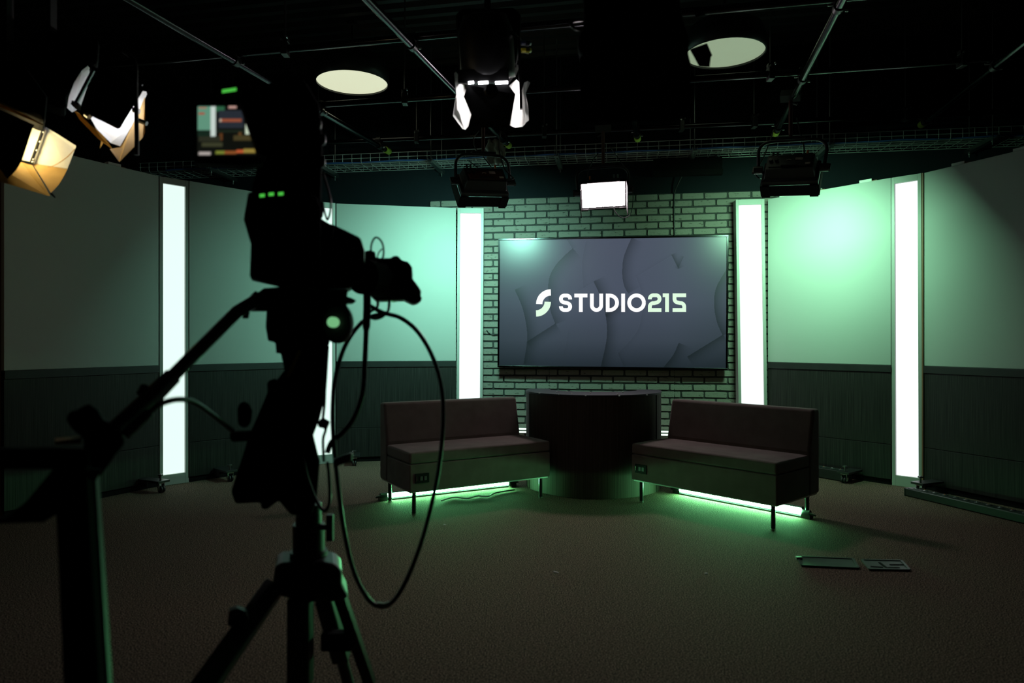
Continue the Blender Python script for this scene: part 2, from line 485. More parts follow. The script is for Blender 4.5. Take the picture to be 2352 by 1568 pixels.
# ================================================================== THE BIG SCREEN
n_tv = 0.125
sl, zl = wall_px(1142.5, 549, n_tv)
sr, zr = wall_px(1671.5, 540, n_tv)
tw = sr - sl
th = 1.252
tv_o = W(sl, n_tv, 2.142 - th)
tv_rot = (0, R(0.38), WANG)
tv = thing('television', 'huge wall screen showing the white and mint STUDIO215 logo', 'screen', tv_o, tv_rot)
fw = 0.017
mb = MB()
mb.box((tw / 2, 0.02, fw / 2), (tw, 0.045, fw)).box((tw / 2, 0.02, th - fw / 2), (tw, 0.045, fw))
mb.box((fw / 2, 0.02, th / 2), (fw, 0.045, th - 2 * fw)).box((tw - fw / 2, 0.02, th / 2), (fw, 0.045, th - 2 * fw))
mb.build('bezel', 'pipe_metal', tv, bevel=0.002)
MB().box((tw / 2, 0.03, th / 2), (tw - 0.03, 0.03, th - 0.03)).box((tw / 2, 0.05, th / 2), (0.6, 0.05, 0.5)).build('back_case', 'black_matte', tv)

# picture on the screen: layered paper shapes, one-sided soft edges, written per vertex
def srgb(c):
    c = np.asarray(c, float) / 255.0
    return np.where(c <= 0.04045, c / 12.92, ((c + 0.055) / 1.055) ** 2.4)

def grid_picture(name, parent, x0, x1, z0, z1, y, nx, nz, colour, m):
    xs = np.linspace(x0, x1, nx + 1); zs = np.linspace(z0, z1, nz + 1)
    X, Z = np.meshgrid(xs, zs)
    co = np.stack([X.ravel(), np.full(X.size, y), Z.ravel()], 1)
    i = np.arange(nz)[:, None] * (nx + 1) + np.arange(nx)[None, :]
    q = np.stack([i, i + 1, i + nx + 2, i + nx + 1], -1).reshape(-1, 4)
    me = bpy.data.meshes.new(name)
    me.vertices.add(len(co)); me.vertices.foreach_set('co', co.ravel())
    me.loops.add(q.size); me.loops.foreach_set('vertex_index', q.ravel().astype(np.int32))
    me.polygons.add(len(q))
    me.polygons.foreach_set('loop_start', (np.arange(len(q)) * 4).astype(np.int32))
    me.polygons.foreach_set('loop_total', np.full(len(q), 4, np.int32))
    me.update()
    U = (X - x0) / (x1 - x0); V = 1 - (Z - z0) / (z1 - z0)
    col = colour(U.ravel(), V.ravel())
    a = me.color_attributes.new('picture', 'FLOAT_COLOR', 'POINT')
    a.data.foreach_set('color', np.concatenate([col, np.ones((len(col), 1))], 1).ravel().astype(np.float32))
    me.materials.append(MATS[m])
    ob = bpy.data.objects.new(name, me); C.objects.link(ob); ob.parent = parent
    return ob

def paper_art(U, V):
    X = 62 + U * 2163; Y = 85 + V * 1212           # drawing coordinates of the layout
    base = np.stack([np.interp(V, [0, .5, .8, 1], [74, 70, 54, 30]), np.interp(V, [0, .5, .8, 1], [80, 76, 61, 36]), np.interp(V, [0, .5, .8, 1], [97, 94, 74, 46])], 1)
    sh = np.ones_like(X)
    def edge(pts, wdt, amt, side):
        nonlocal sh
        pts = catmull([(p[0], p[1], 0) for p in pts], 10) if len(pts) > 2 else [Vector((*p, 0)) for p in pts]
        best = np.full_like(X, 1e9); bs = np.zeros_like(X)
        for a, b in zip(pts, pts[1:]):
            dx, dy = b.x - a.x, b.y - a.y; L2 = dx * dx + dy * dy + 1e-9
            t = ((X - a.x) * dx + (Y - a.y) * dy) / L2
            tc = np.clip(t, 0, 1)
            d = np.hypot(X - a.x - tc * dx, Y - a.y - tc * dy)
            c = (dx * (Y - a.y) - dy * (X - a.x))
            off = np.abs(t - tc) * math.sqrt(L2)
            ok = (d < best)
            best = np.where(ok, d, best); bs = np.where(ok, np.where(off > 6, 0, np.sign(c)), bs)
        k = np.clip(1 - best / wdt, 0, 1)
        k = np.where(bs == side, min(0.62, amt * 1.7) * k ** 1.8, 0)
        k2 = np.where((bs == -side) & (best < 5), -0.06, 0)
        sh *= 1 - k - k2 * 1.3
    edge([(720, 85), (775, 175)], 60, .14, -1)
    edge([(775, 175), (640, 300), (560, 430), (543, 560), (560, 740), (612, 890)], 150, .30, -1)
    edge([(612, 890), (340, 1062)], 130, .34, -1)
    edge([(215, 570), (290, 740), (333, 930), (336, 1080), (305, 1275)], 150, .34, -1)
    edge([(905, 110), (870, 320), (885, 545)], 60, .08, -1)
    edge([(845, 575), (985, 495)], 40, .06, -1)
    edge([(985, 495), (1060, 660), (1108, 860), (1112, 1030), (1060, 1288)], 150, .36, -1)
    edge([(1340, 85), (1270, 260), (1256, 420), (1275, 530), (1312, 600)], 150, .30, -1)
    edge([(1390, 455), (1440, 600), (1450, 740), (1400, 960), (1220, 1170)], 50, .07, -1)
    edge([(1100, 800), (1280, 695)], 110, .30, 1)
    edge([(1385, 450), (1720, 252)], 40, .06, -1)
    edge([(1720, 252), (1782, 372)], 70, .34, -1)
    edge([(1782, 372), (1830, 270)], 50, .22, -1)
    edge([(2222, 388), (2130, 560), (2115, 720), (2140, 870), (2192, 990)], 130, .34, -1)
    edge([(2192, 990), (1875, 1190)], 130, .38, -1)
    edge([(1788, 1070), (1740, 1180), (1655, 1290)], 150, .36, -1)
    edge([(1220, 1170), (1275, 1290)], 60, .12, -1)
    edge([(735, 960), (720, 1080), (690, 1190)], 50, .06, -1)
    vig = 1 - 0.5 * np.clip(np.abs(U - .5) * 2 - .55, 0, 1)
    return srgb(base) * (sh * vig)[:, None]

scr = grid_picture('screen', tv, fw - 0.001, tw - fw + 0.001, fw - 0.001, th - fw + 0.001, 0.006, 480, 272, paper_art, 'screen_picture')

tvM = MW[tv]
tvI = tvM.inverted()
def tv_local(px, py):
    """screen-plane point (local x, z) under a photo pixel"""
    s, z = wall_px(px, py, n_tv)
    for _ in range(2): pass
    q = tvI @ W(s, n_tv, z)
    return q.x, q.z
def lg(x, y):                       # logo drawing coordinates -> local
    return tv_local(1200 + x / 5.88, 640 + y / 5.88)

def ribbon(mb, path, wdt):
    path = [Vector((p[0], p[1])) for p in path]
    path = [p for i, p in enumerate(path) if i == 0 or (p - path[i - 1]).length > 0.8]
    L, Rr = [], []
    for i, p in enumerate(path):
        if i == 0: d = path[1] - p
        elif i == len(path) - 1: d = p - path[-2]
        else: d = (path[i + 1] - p).normalized() + (p - path[i - 1]).normalized()
        d.normalize()
        nrm = Vector((-d.y, d.x))
        k = 1.0
        if 0 < i < len(path) - 1:
            e = (path[i + 1] - p).normalized()
            k = 1 / max(0.5, abs(nrm.dot(Vector((-e.y, e.x)))))
        L.append(p + nrm * wdt / 2 * k); Rr.append(p - nrm * wdt / 2 * k)
    vs = []
    for a, b in zip(L, Rr):
        for q in (a, b):
            x, z = lg(q.x, q.y); vs.append((x, 0.0045, z))
    mb.add(vs, [(2 * i, 2 * i + 1, 2 * i + 3, 2 * i + 2) for i in range(len(path) - 1)])
    return mb

def arc(cx, cy, r, a0, a1, n=14, ry=None):
    return [(cx + r * math.cos(R(a0 + (a1 - a0) * k / n)), cy + (ry or r) * math.sin(R(a0 + (a1 - a0) * k / n))) for k in range(n + 1)]

SWd = 51
letters = []
letters.append(('screen_white', [[(644, 279), (644, 272)] + arc(598, 272, 46, 0, -90, 10) + arc(565, 272, 46, -90, -180, 10) + arc(565, 272, 46, 180, 105, 8) + [(575, 322), (600, 327)] + arc(598, 375, 46, -75, 0, 8) + arc(598, 375, 46, 0, 90, 10) + arc(565, 375, 46, 90, 180, 10) + [(519, 370)]]))
letters.append(('screen_white', [[(700, 226), (877, 226)], [(788, 240), (788, 447)]]))
letters.append(('screen_white', [[(937, 200), (937, 358)] + arc(1000, 358, 63, 180, 0, 20) + [(1063, 200)]]))
letters.append(('screen_white', [[(1151, 200), (1151, 447)], [(1160, 226), (1180, 226)] + arc(1180, 323.5, 97, -90, 90, 24) + [(1160, 421)]]))
letters.append(('screen_white', [[(1360, 200), (1360, 447)]]))
letters.append(('screen_white', [arc(1541, 323, 99.5, 0, 360, 48)]))
letters.append(('screen_mint', [[(1721, 277), (1721, 270)] + arc(1769, 270, 48, 180, 270, 10) + arc(1804, 270, 48, -90, 0, 10) + arc(1804, 272, 48, 0, 80, 9) + [(1775, 331)] + arc(1769, 376, 48, -95, -180, 9) + [(1721, 421), (1877, 421)]]))
letters.append(('screen_mint', [[(1895, 222), (1930, 222)], [(1953, 197), (1953, 447)]]))
letters.append(('screen_mint', [[(2211, 222), (2054, 222), (2054, 272)] + arc(2102, 272, 48, 180, 95, 9) + [(2130, 328)] + arc(2137, 376, 48, -85, 0, 9) + [(2185, 421), (2028, 421)]]))
for m, paths in letters:
    mb = MB()
    for p in paths: ribbon(mb, p, SWd)
    mb.build('letter', m, scr)
ribbon(MB(), arc(383, 341, 157, 180, 270, 20), 86).build('logo_mark', 'screen_white', scr)
ribbon(MB(), arc(183, 310, 157.5, 0, 90, 20), 86).build('logo_mark', 'screen_mint', scr)

# ================================================================== SOFAS
def make_sofa():
    t = thing('bench_sofa', 'grey brown armless bench sofa', 'sofa')
    Wd, ZBt, ZS, ZT = 1.09, 0.16, 0.342, 0.430
    hw = Wd / 2
    MB().box((0, 0.21, (ZBt + ZS) / 2), (Wd, 0.42, ZS - ZBt - 0.002)).build('base', 'sofa_fabric', t, bevel=0.008)
    cu = MB()
    nx, ny = 14, 6
    def top(x, y):
        ex = min(hw - abs(x), 0.12) / 0.12; ey = min(min(y, 0.42 - y), 0.1) / 0.1
        return ZT - 0.012 + 0.012 * min(1, max(0, ex)) ** 0.5 * min(1, max(0, ey)) ** 0.5
    vs = []; idx = {}
    for j in range(ny + 1):
        for i in range(nx + 1):
            x = -hw + Wd * i / nx; y = 0.42 * j / ny
            idx[i, j] = len(vs); vs.append((x, y, top(x, y)))
    fs = [(idx[i, j], idx[i + 1, j], idx[i + 1, j + 1], idx[i, j + 1]) for i in range(nx) for j in range(ny)]
    ring = [idx[i, 0] for i in range(nx + 1)] + [idx[nx, j] for j in range(1, ny + 1)] + [idx[i, ny] for i in range(nx - 1, -1, -1)] + [idx[0, j] for j in range(ny - 1, 0, -1)]
    b0 = len(vs)
    for k in ring: vs.append((vs[k][0], vs[k][1], ZS + 0.002))
    m = len(ring)
    fs += [(ring[k], b0 + k, b0 + (k + 1) % m, ring[(k + 1) % m]) for k in range(m)]
    fs.append(tuple(range(b0, b0 + m)))
    cu.add(vs, fs, False)
    cu.build('seat_cushion', 'sofa_fabric', t, bevel=0.014, seg=3)
    bk = MB().prism([(-hw, 0.421, ZBt), (-hw, 0.563, ZBt), (-hw, 0.563, 0.705), (-hw, 0.478, 0.705), (-hw, 0.421, 0.44)], (Wd, 0, 0))
    bk.build('backrest', 'sofa_fabric', t, bevel=0.018, seg=4)
    MB().box((0, 0.28, ZBt - 0.004), (Wd - 0.02, 0.53, 0.008)).build('bottom_cover', 'zinc', t)
    for x in (-hw + 0.05, hw - 0.05):
        for y in (0.05, 0.49):
            lg_ = MB().cyl((x, y, 0.012), (x, y, ZBt - 0.004), 0.0135, n=18).build('leg', 'black_gloss', t)
            MB().cyl((x, y, 0), (x, y, 0.012), 0.0145, n=18).build('glide', 'chrome', lg_)
    px = -hw + 0.085
    pl = MB().box((px, -0.002, 0.247), (0.10, 0.010, 0.062)).build('power_outlet', 'sofa_plate', t, bevel=0.002)
    MB().box((px - 0.006, -0.008, 0.247), (0.018, 0.004, 0.026)).build('socket', 'cable_grey', pl)
    MB().box((px + 0.022, -0.008, 0.247), (0.018, 0.004, 0.026)).build('socket', 'cable_grey', pl)
    MB().box((px - 0.04, -0.008, 0.247), (0.003, 0.004, 0.03)).build('cover_clip', 'chrome', pl)
    return t
sofa = make_sofa()
sofa['group'] = 'bench sofas on either side of the desk'
sofa.location = (-0.1925, 4.844, 0); sofa.rotation_euler = (0, 0, R(30.5))
sofa['label'] = 'grey brown bench sofa behind the looping cable, partly hidden by the camera'
s2 = copy_tree(sofa)
s2.location = (1.2115, 4.60, 0); s2.rotation_euler = (0, 0, R(-48.1))
s2['label'] = 'grey brown bench sofa with the green LED tube brightest below, nearer the floor plates'

# ================================================================== CURVED DESK
dk = thing('curved_desk', 'dark wood crescent desk with riveted top between the two sofas', 'desk', (0.645, 5.62, 0), (0, 0, R(-7.7)))
def crescent(r, grow=0.0):
    pts = []
    for k in range(41):                                     # convex front, towards the viewer
        a = R(176 + 188 * k / 40); pts.append((math.cos(a) * (0.532 + grow), math.sin(a) * (0.532 + grow)))
    for k in range(1, 9):                                   # rounded horn
        a = R(10 + 150 * k / 9); pts.append((0.43 + math.cos(a) * (0.10 + grow), 0.045 + math.sin(a) * (0.10 + grow)))
    for k in range(0, 21):                                  # concave back
        a = R(-30 - 120 * k / 20); pts.append((math.cos(a) * 0.40, 0.21 + math.sin(a) * (0.38 - grow)))
    for k in range(1, 9):
        a = R(20 + 150 * k / 9); pts.append((-0.43 + math.cos(a) * (0.10 + grow), 0.045 + math.sin(a) * (0.10 + grow)))
    return pts
cr = crescent(0)
mb = MB()
N = len(cr)
mb.loft([[(x, y, 0.004) for x, y in cr], [(x, y, 0.738) for x, y in cr]], True, True)
mb.build('desk_body', 'desk_wood', dk)
for a in (205, 335):
    ca, sa = math.cos(R(a)), math.sin(R(a))
    MB().box((ca * 0.5325, sa * 0.5325, 0.37), (0.004, 0.004, 0.732), Matrix.Rotation(R(a), 3, 'Z')).build('seam_strip', 'black_matte', dk)
cg = crescent(0, 0.004)
tp = MB().loft([[(x, y, 0.739) for x, y in cg], [(x, y, 0.752) for x, y in cg]], False, True).build('desk_top', 'desk_top', dk, bevel=0.001)
dkI = MW[dk].inverted()
for zx, zy in ((288, 207), (510, 220), (652, 210), (600, 190), (485, 192), (865, 204), (810, 235), (1168, 220), (1187, 237), (1228, 198), (1500, 227)):
    q = dkI @ at_z(1180 + zx / 4.9, 860 + zy / 4.9 + 1.2, 0.752)
    MB().lathe([(0.006, 0), (0.0065, 0.004), (0.003, 0.007)], Matrix.Translation((q.x, q.y, 0.752)), n=12).build('rivet', 'cleat_white', tp)

# ================================================================== LED TUBES AND BATTENS ON THE FLOOR
def led_tube(a, b, label, fat=1.0):
    a, b = Vector(a), Vector(b); d = b - a; L = d.length; ang = math.atan2(d.y, d.x)
    t = thing('led_tube', label, 'light', a, (0, 0, ang), 'green LED tubes under the sofas')
    MB().box((L / 2, 0, 0.006), (L + 0.05, 0.045, 0.012)).box((L / 2, 0, 0.014), (L, 0.03, 0.006)).build('housing', 'black_metal', t, bevel=0.002)
    half = lambda a0, a1, r, x: [(x, math.sin(R(a0 + (a1 - a0) * k / 14)) * r, 0.034 * fat + math.cos(R(a0 + (a1 - a0) * k / 14)) * r) for k in range(15)]
    MB().loft([half(-45, -215, 0.021 * fat, 0), half(-45, -215, 0.021 * fat, L)], True).build('tube', 'lamp_tube', t)
    MB().loft([half(-45, 145, 0.0205 * fat, 0), half(-45, 145, 0.0205 * fat, L)], True).build('light_shield', 'black_metal', t)  # opaque back half added to keep green light off the panels
    for x, sg in ((0, -1), (L, 1)):
        e = MB().cyl((x, 0, 0.034), (x + sg * 0.05, 0, 0.034), 0.021, n=20).box((x + sg * 0.03, 0, 0.014), (0.06, 0.05, 0.028)).build('end_cap', 'black_metal', t)
        MB().cyl((x + sg * 0.05, -0.01, 0.034), (x + sg * 0.085, -0.012, 0.03), 0.009, 0.006, n=10).cyl((x + sg * 0.05, 0.012, 0.028), (x + sg * 0.08, 0.015, 0.022), 0.008, 0.006, n=10).build('connector', 'rubber', e)
    return t
led_tube((-0.90, 5.075, 0), (-0.03, 5.545, 0), 'glowing green LED tube on the carpet under the sofa behind the looping cable')
led_tube((1.265, 5.27, 0), (1.885, 4.575, 0), 'brightest glowing green LED tube on the carpet, under the sofa near the floor plates', 1.3)

pts = [(-0.50, 5.00, 0.012), (-0.42, 5.12, 0.010), (-0.32, 5.08, 0.010), (-0.25, 5.17, 0.010), (-0.18, 5.14, 0.010), (-0.12, 5.27, 0.010), (0.02, 5.38, 0.010)]
solo(MB().tube(catmull(pts), 0.005, 8), 'power_cable', 'cable_grey', 'thin pale cable lying on the carpet under the sofa along the green tube', 'cable')

def batten(a, b, label, nl, hgt=0.058, wid=0.09):
    a, b = Vector(a), Vector(b); d = b - a; L = d.length; ang = math.atan2(d.y, d.x)
    t = thing('led_batten', label, 'light', a, (0, 0, ang), 'unlit LED battens lying on the floor')
    MB().prism([(0, 0, 0.008), (0, 0.01, 0.0), (0, wid - 0.01, 0), (0, wid, 0.008), (0, wid, hgt - 0.004), (0, wid - 0.008, hgt), (0, 0.008, hgt), (0, 0, hgt - 0.004)], (L, 0, 0)).build('housing', 'black_metal', t, bevel=0.001)
    MB().box((L / 2, wid / 2, hgt + 0.001), (L - 0.02, wid - 0.022, 0.004)).build('lens_strip', 'plate_gloss', t)
    for x in (-0.006, L + 0.006):
        MB().box((x, wid / 2, hgt / 2), (0.012, wid + 0.006, hgt)).build('end_plate', 'black_metal', t, bevel=0.002)
    for k in range(nl):
        x = 0.05 + (L - 0.1) * k / (nl - 1)
        l = MB().lathe([(0.019, 0), (0.019, 0.002), (0.015, 0.0045), (0.006, 0.006)], Matrix.Translation((x, wid / 2, hgt + 0.003)), n=18).build('lens', 'lens_glass', t)
        MB().ball((x - 0.004, wid / 2 - 0.003, hgt + 0.008), 0.004, 6).build('led_chip', 'orange_plastic' if k % 2 else 'zinc', l)
    return t
ba, bb_ = at_z(2080, 1139, 0.0), at_z(2352, 1204, 0.0)
bd = (bb_ - ba).normalized()
batten(ba, ba + bd * 1.12, 'long dark LED batten with a row of round lenses before the green end panel', 14)
ba = at_z(1937, 1107, 0.0); bd = (at_z(1881, 1097, 0.0) - ba).normalized()
batten(ba + bd * 0.62, ba, 'dark LED batten against the brightest panel, its end showing past the sofa', 8, 0.085, 0.10)

# twin strip light along the foot of the brick wall
t = thing('strip_light', 'twin tube white strip light low on the brick wall behind the desk', 'light', W(wall_px(1195, 985, 0.05)[0] - 0.2, 0.028, 0.23), (0, 0, WANG))
Ls = 1.75
MB().box((Ls / 2, -0.012, 0.04), (Ls, 0.024, 0.05)).build('housing', 'zinc_dark', t, bevel=0.002)
for z in (0.026, 0.056):
    MB().cyl((0.03, -0.036, z), (Ls - 0.03, -0.036, z), 0.008, n=16).build('tube', 'lamp_back_strip', t)
for x in (0.015, Ls - 0.015):
    MB().box((x, -0.035, 0.04), (0.03, 0.03, 0.06)).build('tube_holder', 'cleat_white', t)

# things lying on the carpet
def sheet(px, label, group):
    c = [at_z(x, y, 0.0) for x, y in px]
    mid = sum(c, Vector()) / 4
    t = thing('floor_plate', label, 'plate', mid, (0, 0, 0), group)
    loc = [p - mid for p in c]
    MB().prism(loc, (0, 0, 0.006)).build('sheet', 'plate_gloss', t, bevel=0.001)
    mb = MB()
    for i in range(4):
        a, b = loc[i] * 0.985, loc[(i + 1) % 4] * 0.985
        mb.bar(a + Vector((0, 0, 0.008)), b + Vector((0, 0, 0.008)), 0.012, 0.004)
    mb.build('border', 'plate_gloss', t)
    return t
g = 'flat plates lying on the carpet before the sofa'
a_ = sheet([(1829.4, 1280), (1960, 1285.8), (1973.3, 1307), (1840.8, 1301)], 'dark green glossy plate on the carpet, with a small clip at its far corner', g)
q = at_z(1835, 1281, 0.012) - MW[a_].translation
MB().box((q.x, q.y, 0.012), (0.03, 0.015, 0.012)).build('clip', 'zinc', a_)
b_ = sheet([(1979, 1288), (2070.6, 1289.7), (2090, 1311), (1996.4, 1309.7)], 'dark green plate with black tape marks, farther from the sofa tube', g)
for (x0_, y0_, x1_, y1_) in ((2000, 1300, 2028, 1302), (2044, 1296, 2078, 1296), (2040, 1303, 2066, 1303), (2020, 1291, 2040, 1306)):
    A_, B_ = at_z(x0_, y0_, 0.008) - MW[b_].translation, at_z(x1_, y1_, 0.008) - MW[b_].translation
    MB().bar(A_, B_, 0.011, 0.002).build('tape_mark', 'black_matte', b_)
for (px, py, a, lab) in ((1277, 1315, 40, 'thin pale paper scrap on the open carpet before the desk'), (1622, 1318, 10, 'tiny round white scrap on the carpet before the brighter sofa'), (1021, 1206, -20, 'small pale scrap on green lit carpet beside the cable loop')):
    q = at_z(px, py, 0.0)
    l = 0.028 if a == 40 else 0.012
    solo(MB().box((q.x, q.y, 0.003), (l, 0.007 if a != 10 else 0.011, 0.004), Matrix.Rotation(R(-a), 3, 'Z')), 'paper_scrap', 'paper', lab, 'scrap', 'paper scraps on the carpet')

# ================================================================== OVERHEAD GRID
ZP = 2.96
RP = 0.024
def px_line(a, b, y):           # x at image row y on the line through two pixels
    return a[0] + (b[0] - a[0]) * (y - a[1]) / (b[1] - a[1])
pipes = [((300, 0), (888, 345), 'long black grid pipe ending above the tripod camera, yellow green cap'),
         ((844.6, 0), (1166, 331), 'long grid pipe carrying the dark light above the mint panel'),
         ((1449, 240), (1464, 316), 'short seen grid pipe whose capped end hangs above the lit panel light'),
         ((1935, 0), (1783, 303), 'long grid pipe carrying the dark light above the brightest panel'),
         ((2352, 100), (2121, 283), 'dim grid pipe with green cap over the outer green panel')]
def pipe_through(a, b, extra, zp):
    A, B = at_z(*a, zp), at_z(*b, zp)
    d = (B - A).normalized()
    return A - d * extra, B, d
pipe_dirs = []
for k, (a, b, lab) in enumerate(pipes):
    A, B, d = pipe_through(a, b, 2.2 if k not in (2,) else 2.6, ZP)
    if A.y < 0.6: A = A + d * ((0.6 - A.y) / d.y)
    t = thing('grid_pipe', lab, 'pipe', B, (0, 0, 0), 'lighting grid pipes running towards the back wall')
    MB().tube([A - B, -d * 0.02], RP, 14).build('pipe', 'pipe_metal', t)
    MB().tube([-d * 0.09, -d * 0.07], RP + 0.004, 14).build('collar', 'black_metal', t)
    MB().tube([-d * 0.035, -d * 0.03, d * 0.05, d * 0.06], [RP + 0.004, RP + 0.006, RP + 0.006, RP + 0.001], 14).build('end_cap', 'tennis_cap', t)
    pipe_dirs.append((A, B, d))
cross = [((381, 138), (1800, 7), 'nearest cross pipe of the lighting grid'),
         ((750, 240), (2352, 130), 'middle cross pipe of the lighting grid'),
         ((760, 327), (2352, 254), 'farthest cross pipe, just over the capped pipe ends')]
ZC = ZP + 0.052
cross_ab = []
for a, b, lab in cross:
    A, B = at_z(*a, ZC), at_z(*b, ZC)
    d = (B - A).normalized()
    A, B = A - d * 1.3, B + d * 0.6
    cross_ab.append((A, B, d))
    solo(MB().tube([A, B], RP, 12), 'cross_pipe', 'pipe_metal', lab, 'pipe', 'cross pipes of the lighting grid')

def xsect(i, j):
    """where grid pipe i passes under cross pipe j"""
    A, B, d = pipe_dirs[i]; A2, B2, d2 = cross_ab[j]
    den = d.x * d2.y - d.y * d2.x
    t = ((A2.x - A.x) * d2.y - (A2.y - A.y) * d2.x) / den
    return A + d * t
where = ['first', 'second', 'third', 'fourth', 'fifth']
crossname = ['nearest', 'middle', 'farthest']
for i in range(5):
    for j in range(3):
        q = xsect(i, j)
        if not (0.8 < q.y < 7.2): continue
        dx = pipe_dirs[i][2]
        t = thing('pipe_clamp', f'black clamp where the {where[i]} grid pipe meets the {crossname[j]} cross pipe', 'clamp', q, (0, 0, math.atan2(dx.y, dx.x)), 'clamps joining the lighting grid pipes')
        MB().tube([(-0.022, 0, 0), (0.022, 0, 0)], RP + 0.007, 14).build('lower_shell', 'black_metal', t)
        MB().tube([(0, -0.022, 0.052), (0, 0.022, 0.052)], RP + 0.007, 14).build('upper_shell', 'black_metal', t)
        MB().cyl((0.02, -0.036, -0.012), (0.02, -0.052, -0.012), 0.007, n=8).cyl((0.03, 0.0, 0.03), (0.03, 0.05, 0.03), 0.006, n=8).build('bolt', 'zinc', t)

# threaded rods that carry the cross pipes
def on_cross(j, px):
    A, B, d = cross_ab[j]
    kx = (px - CX) / F
    t = (kx * A.y - A.x) / (d.x - kx * d.y)
    return A + d * t
rods = [(0, 655, 'left of the dome pendant'), (1, 930, ''), (1, 1770, ''), (1, 2210, ''), (2, 957, ''), (2, 1250, ''), (2, 1565, ''), (2, 1732, ''), (2, 2080, '')]
rod_lab = ['over the dome pendant near the camera viewfinder', 'beside the long pipe over the dome pendant', 'beside the dimmer dome pendant', 'over the outer green panel',
           'between camera and the diffusion sheet lamp', 'beside the white lit fixture', 'behind the big black fixture', 'below the dimmer dome pendant', 'over the outermost lit column']
for (j, px, _), lab in zip(rods, rod_lab):
    q = on_cross(j, px)
    t = thing('hanger_rod', f'thin rod clamped to the {crossname[j]} cross pipe, {lab}', 'rod', (q.x, q.y, 3.91), (0, 0, 0), 'hanger rods holding the cross pipes')
    MB().cyl((0, 0, 0), (0, 0, q.z - 3.91 + 0.07), 0.006, n=8).build('rod', 'zinc_dark', t)
    MB().box((0, 0, q.z - 3.91 + 0.055), (0.045, 0.045, 0.03)).box((0, 0, q.z - 3.91), (0.04, 0.075, 0.085)).build('clamp', 'black_metal', t, bevel=0.004)
    MB().cyl((0.02, -0.03, q.z - 3.91 + 0.06), (0.02, -0.05, q.z - 3.91 + 0.06), 0.008, n=8).cyl((-0.012, -0.03, q.z - 3.91 + 0.045), (-0.012, -0.048, q.z - 3.91 + 0.045), 0.007, n=8).build('bolt', 'zinc', t)

# wire cable tray along the back wall
SA, SB = wall_px(330, 400, 0.3)[0], wall_px(2500, 320, 0.3)[0]
N0, N1, ZT0, ZT1 = 0.06, 0.37, 2.862, 2.955
t = thing('cable_tray', 'long zinc wire mesh cable tray along the back wall', 'cable tray', W(SA, 0.25, ZT0), (0, 0, WANG))
mb = MB()
for n_, z_ in [(N0, ZT0), (N0 + 0.08, ZT0), (N0 + 0.16, ZT0), (N0 + 0.24, ZT0), (N1, ZT0), (N1, ZT0 + 0.05), (N1, ZT1), (N0, ZT0 + 0.05), (N0, ZT1)]:
    mb.tube([W(SA, n_, z_), W(SB, n_, z_)], 0.0036, 6)
mb.build('long_wires', 'tray_wire', t, world=True)
mb = MB()
s = SA + 0.02
while s < SB:
    mb.tube([W(s, N0 - 0.004, ZT1), W(s, N0 - 0.004, ZT0 + 0.02), W(s, N0 + 0.02, ZT0 - 0.005), W(s, N1 - 0.02, ZT0 - 0.005), W(s, N1 + 0.004, ZT0 + 0.02), W(s, N1 + 0.004, ZT1)], 0.0026, 6)
    s += 0.094
mb.build('cross_wires', 'tray_wire', t, world=True)
for nn, zz, m, lab in ((0.37, 0.012, 'blue_glint', 'blue cable put in for bluish glints along the wire cable tray'), (0.30, 0.013, 'cable_grey', 'grey cable lying in the wire cable tray')):
    pts = [W(SA + 0.3 + (SB - SA - 0.6) * k / 40, nn + 0.02 * math.sin(k * 1.7), ZT0 + zz) for k in range(41)]
    solo(MB().tube(pts, 0.008, 8), 'tray_cable', m, lab, 'cable', 'cables in the cable tray')
brx = [(512, 'over the dim set panel'), (752, 'beside the camera top'), (1003, 'beside the dark light over the mint panel'), (1283, 'beside the lit panel light'), (1590, 'above the black strip fixture'), (1890, 'beside the dark light over the brightest panel'), (2251, 'over the outer green panel')]
for px, lab in brx:
    s = wall_px(px, 380, 0.25)[0]
    t = thing('tray_bracket', f'zinc strut bracket under the cable tray, {lab}', 'bracket', W(s, 0.26, 2.83), (0, 0, WANG), 'strut brackets carrying the cable tray')
    mb = MB()
    mb.box((0, 0, -0.012), (0.041, 0.50, 0.003)).box((-0.019, 0, 0.005), (0.003, 0.50, 0.035)).box((0.019, 0, 0.005), (0.003, 0.50, 0.035))
    mb.build('strut', 'zinc', t)
    for y in (-0.20, 0.20):
        MB().cyl((0, y, -0.05), (0, y, 1.07), 0.005, n=8).build('rod', 'zinc', t)
        MB().lathe([(0.011, 0), (0.011, 0.01)], Matrix.Translation((0, y, -0.026)), n=6, smooth=False).build('nut', 'zinc', t)
# crumpled rag over the tray
c = wall_px(1140, 352, 0.43)
mb = MB(); nx, nz = 10, 12
vs = []
for j in range(nz + 1):
    for i in range(nx + 1):
        x = (i / nx - 0.5) * 0.17; v = j / nz
        z = 0.13 - 0.24 * v; y = -0.012 - 0.03 * math.sin(i * 1.3) * v - 0.012 * random.random()
        if v < 0.15: y += 0.25 * (0.15 - v)
        vs.append((x + 0.012 * math.sin(j * 1.1), y, z + 0.01 * math.sin(i * 1.9)))
t = thing('cloth_rag', 'crumpled pale cloth hanging over the edge of the cable tray', 'cloth', W(c[0], 0.435, 2.89), (0, 0, WANG))
o = mb.add(vs, [(j * (nx + 1) + i, j * (nx + 1) + i + 1, (j + 1) * (nx + 1) + i + 1, (j + 1) * (nx + 1) + i) for j in range(nz) for i in range(nx)], True).build('cloth', 'rag', t)
sm = o.modifiers.new('solid', 'SOLIDIFY'); sm.thickness = 0.004

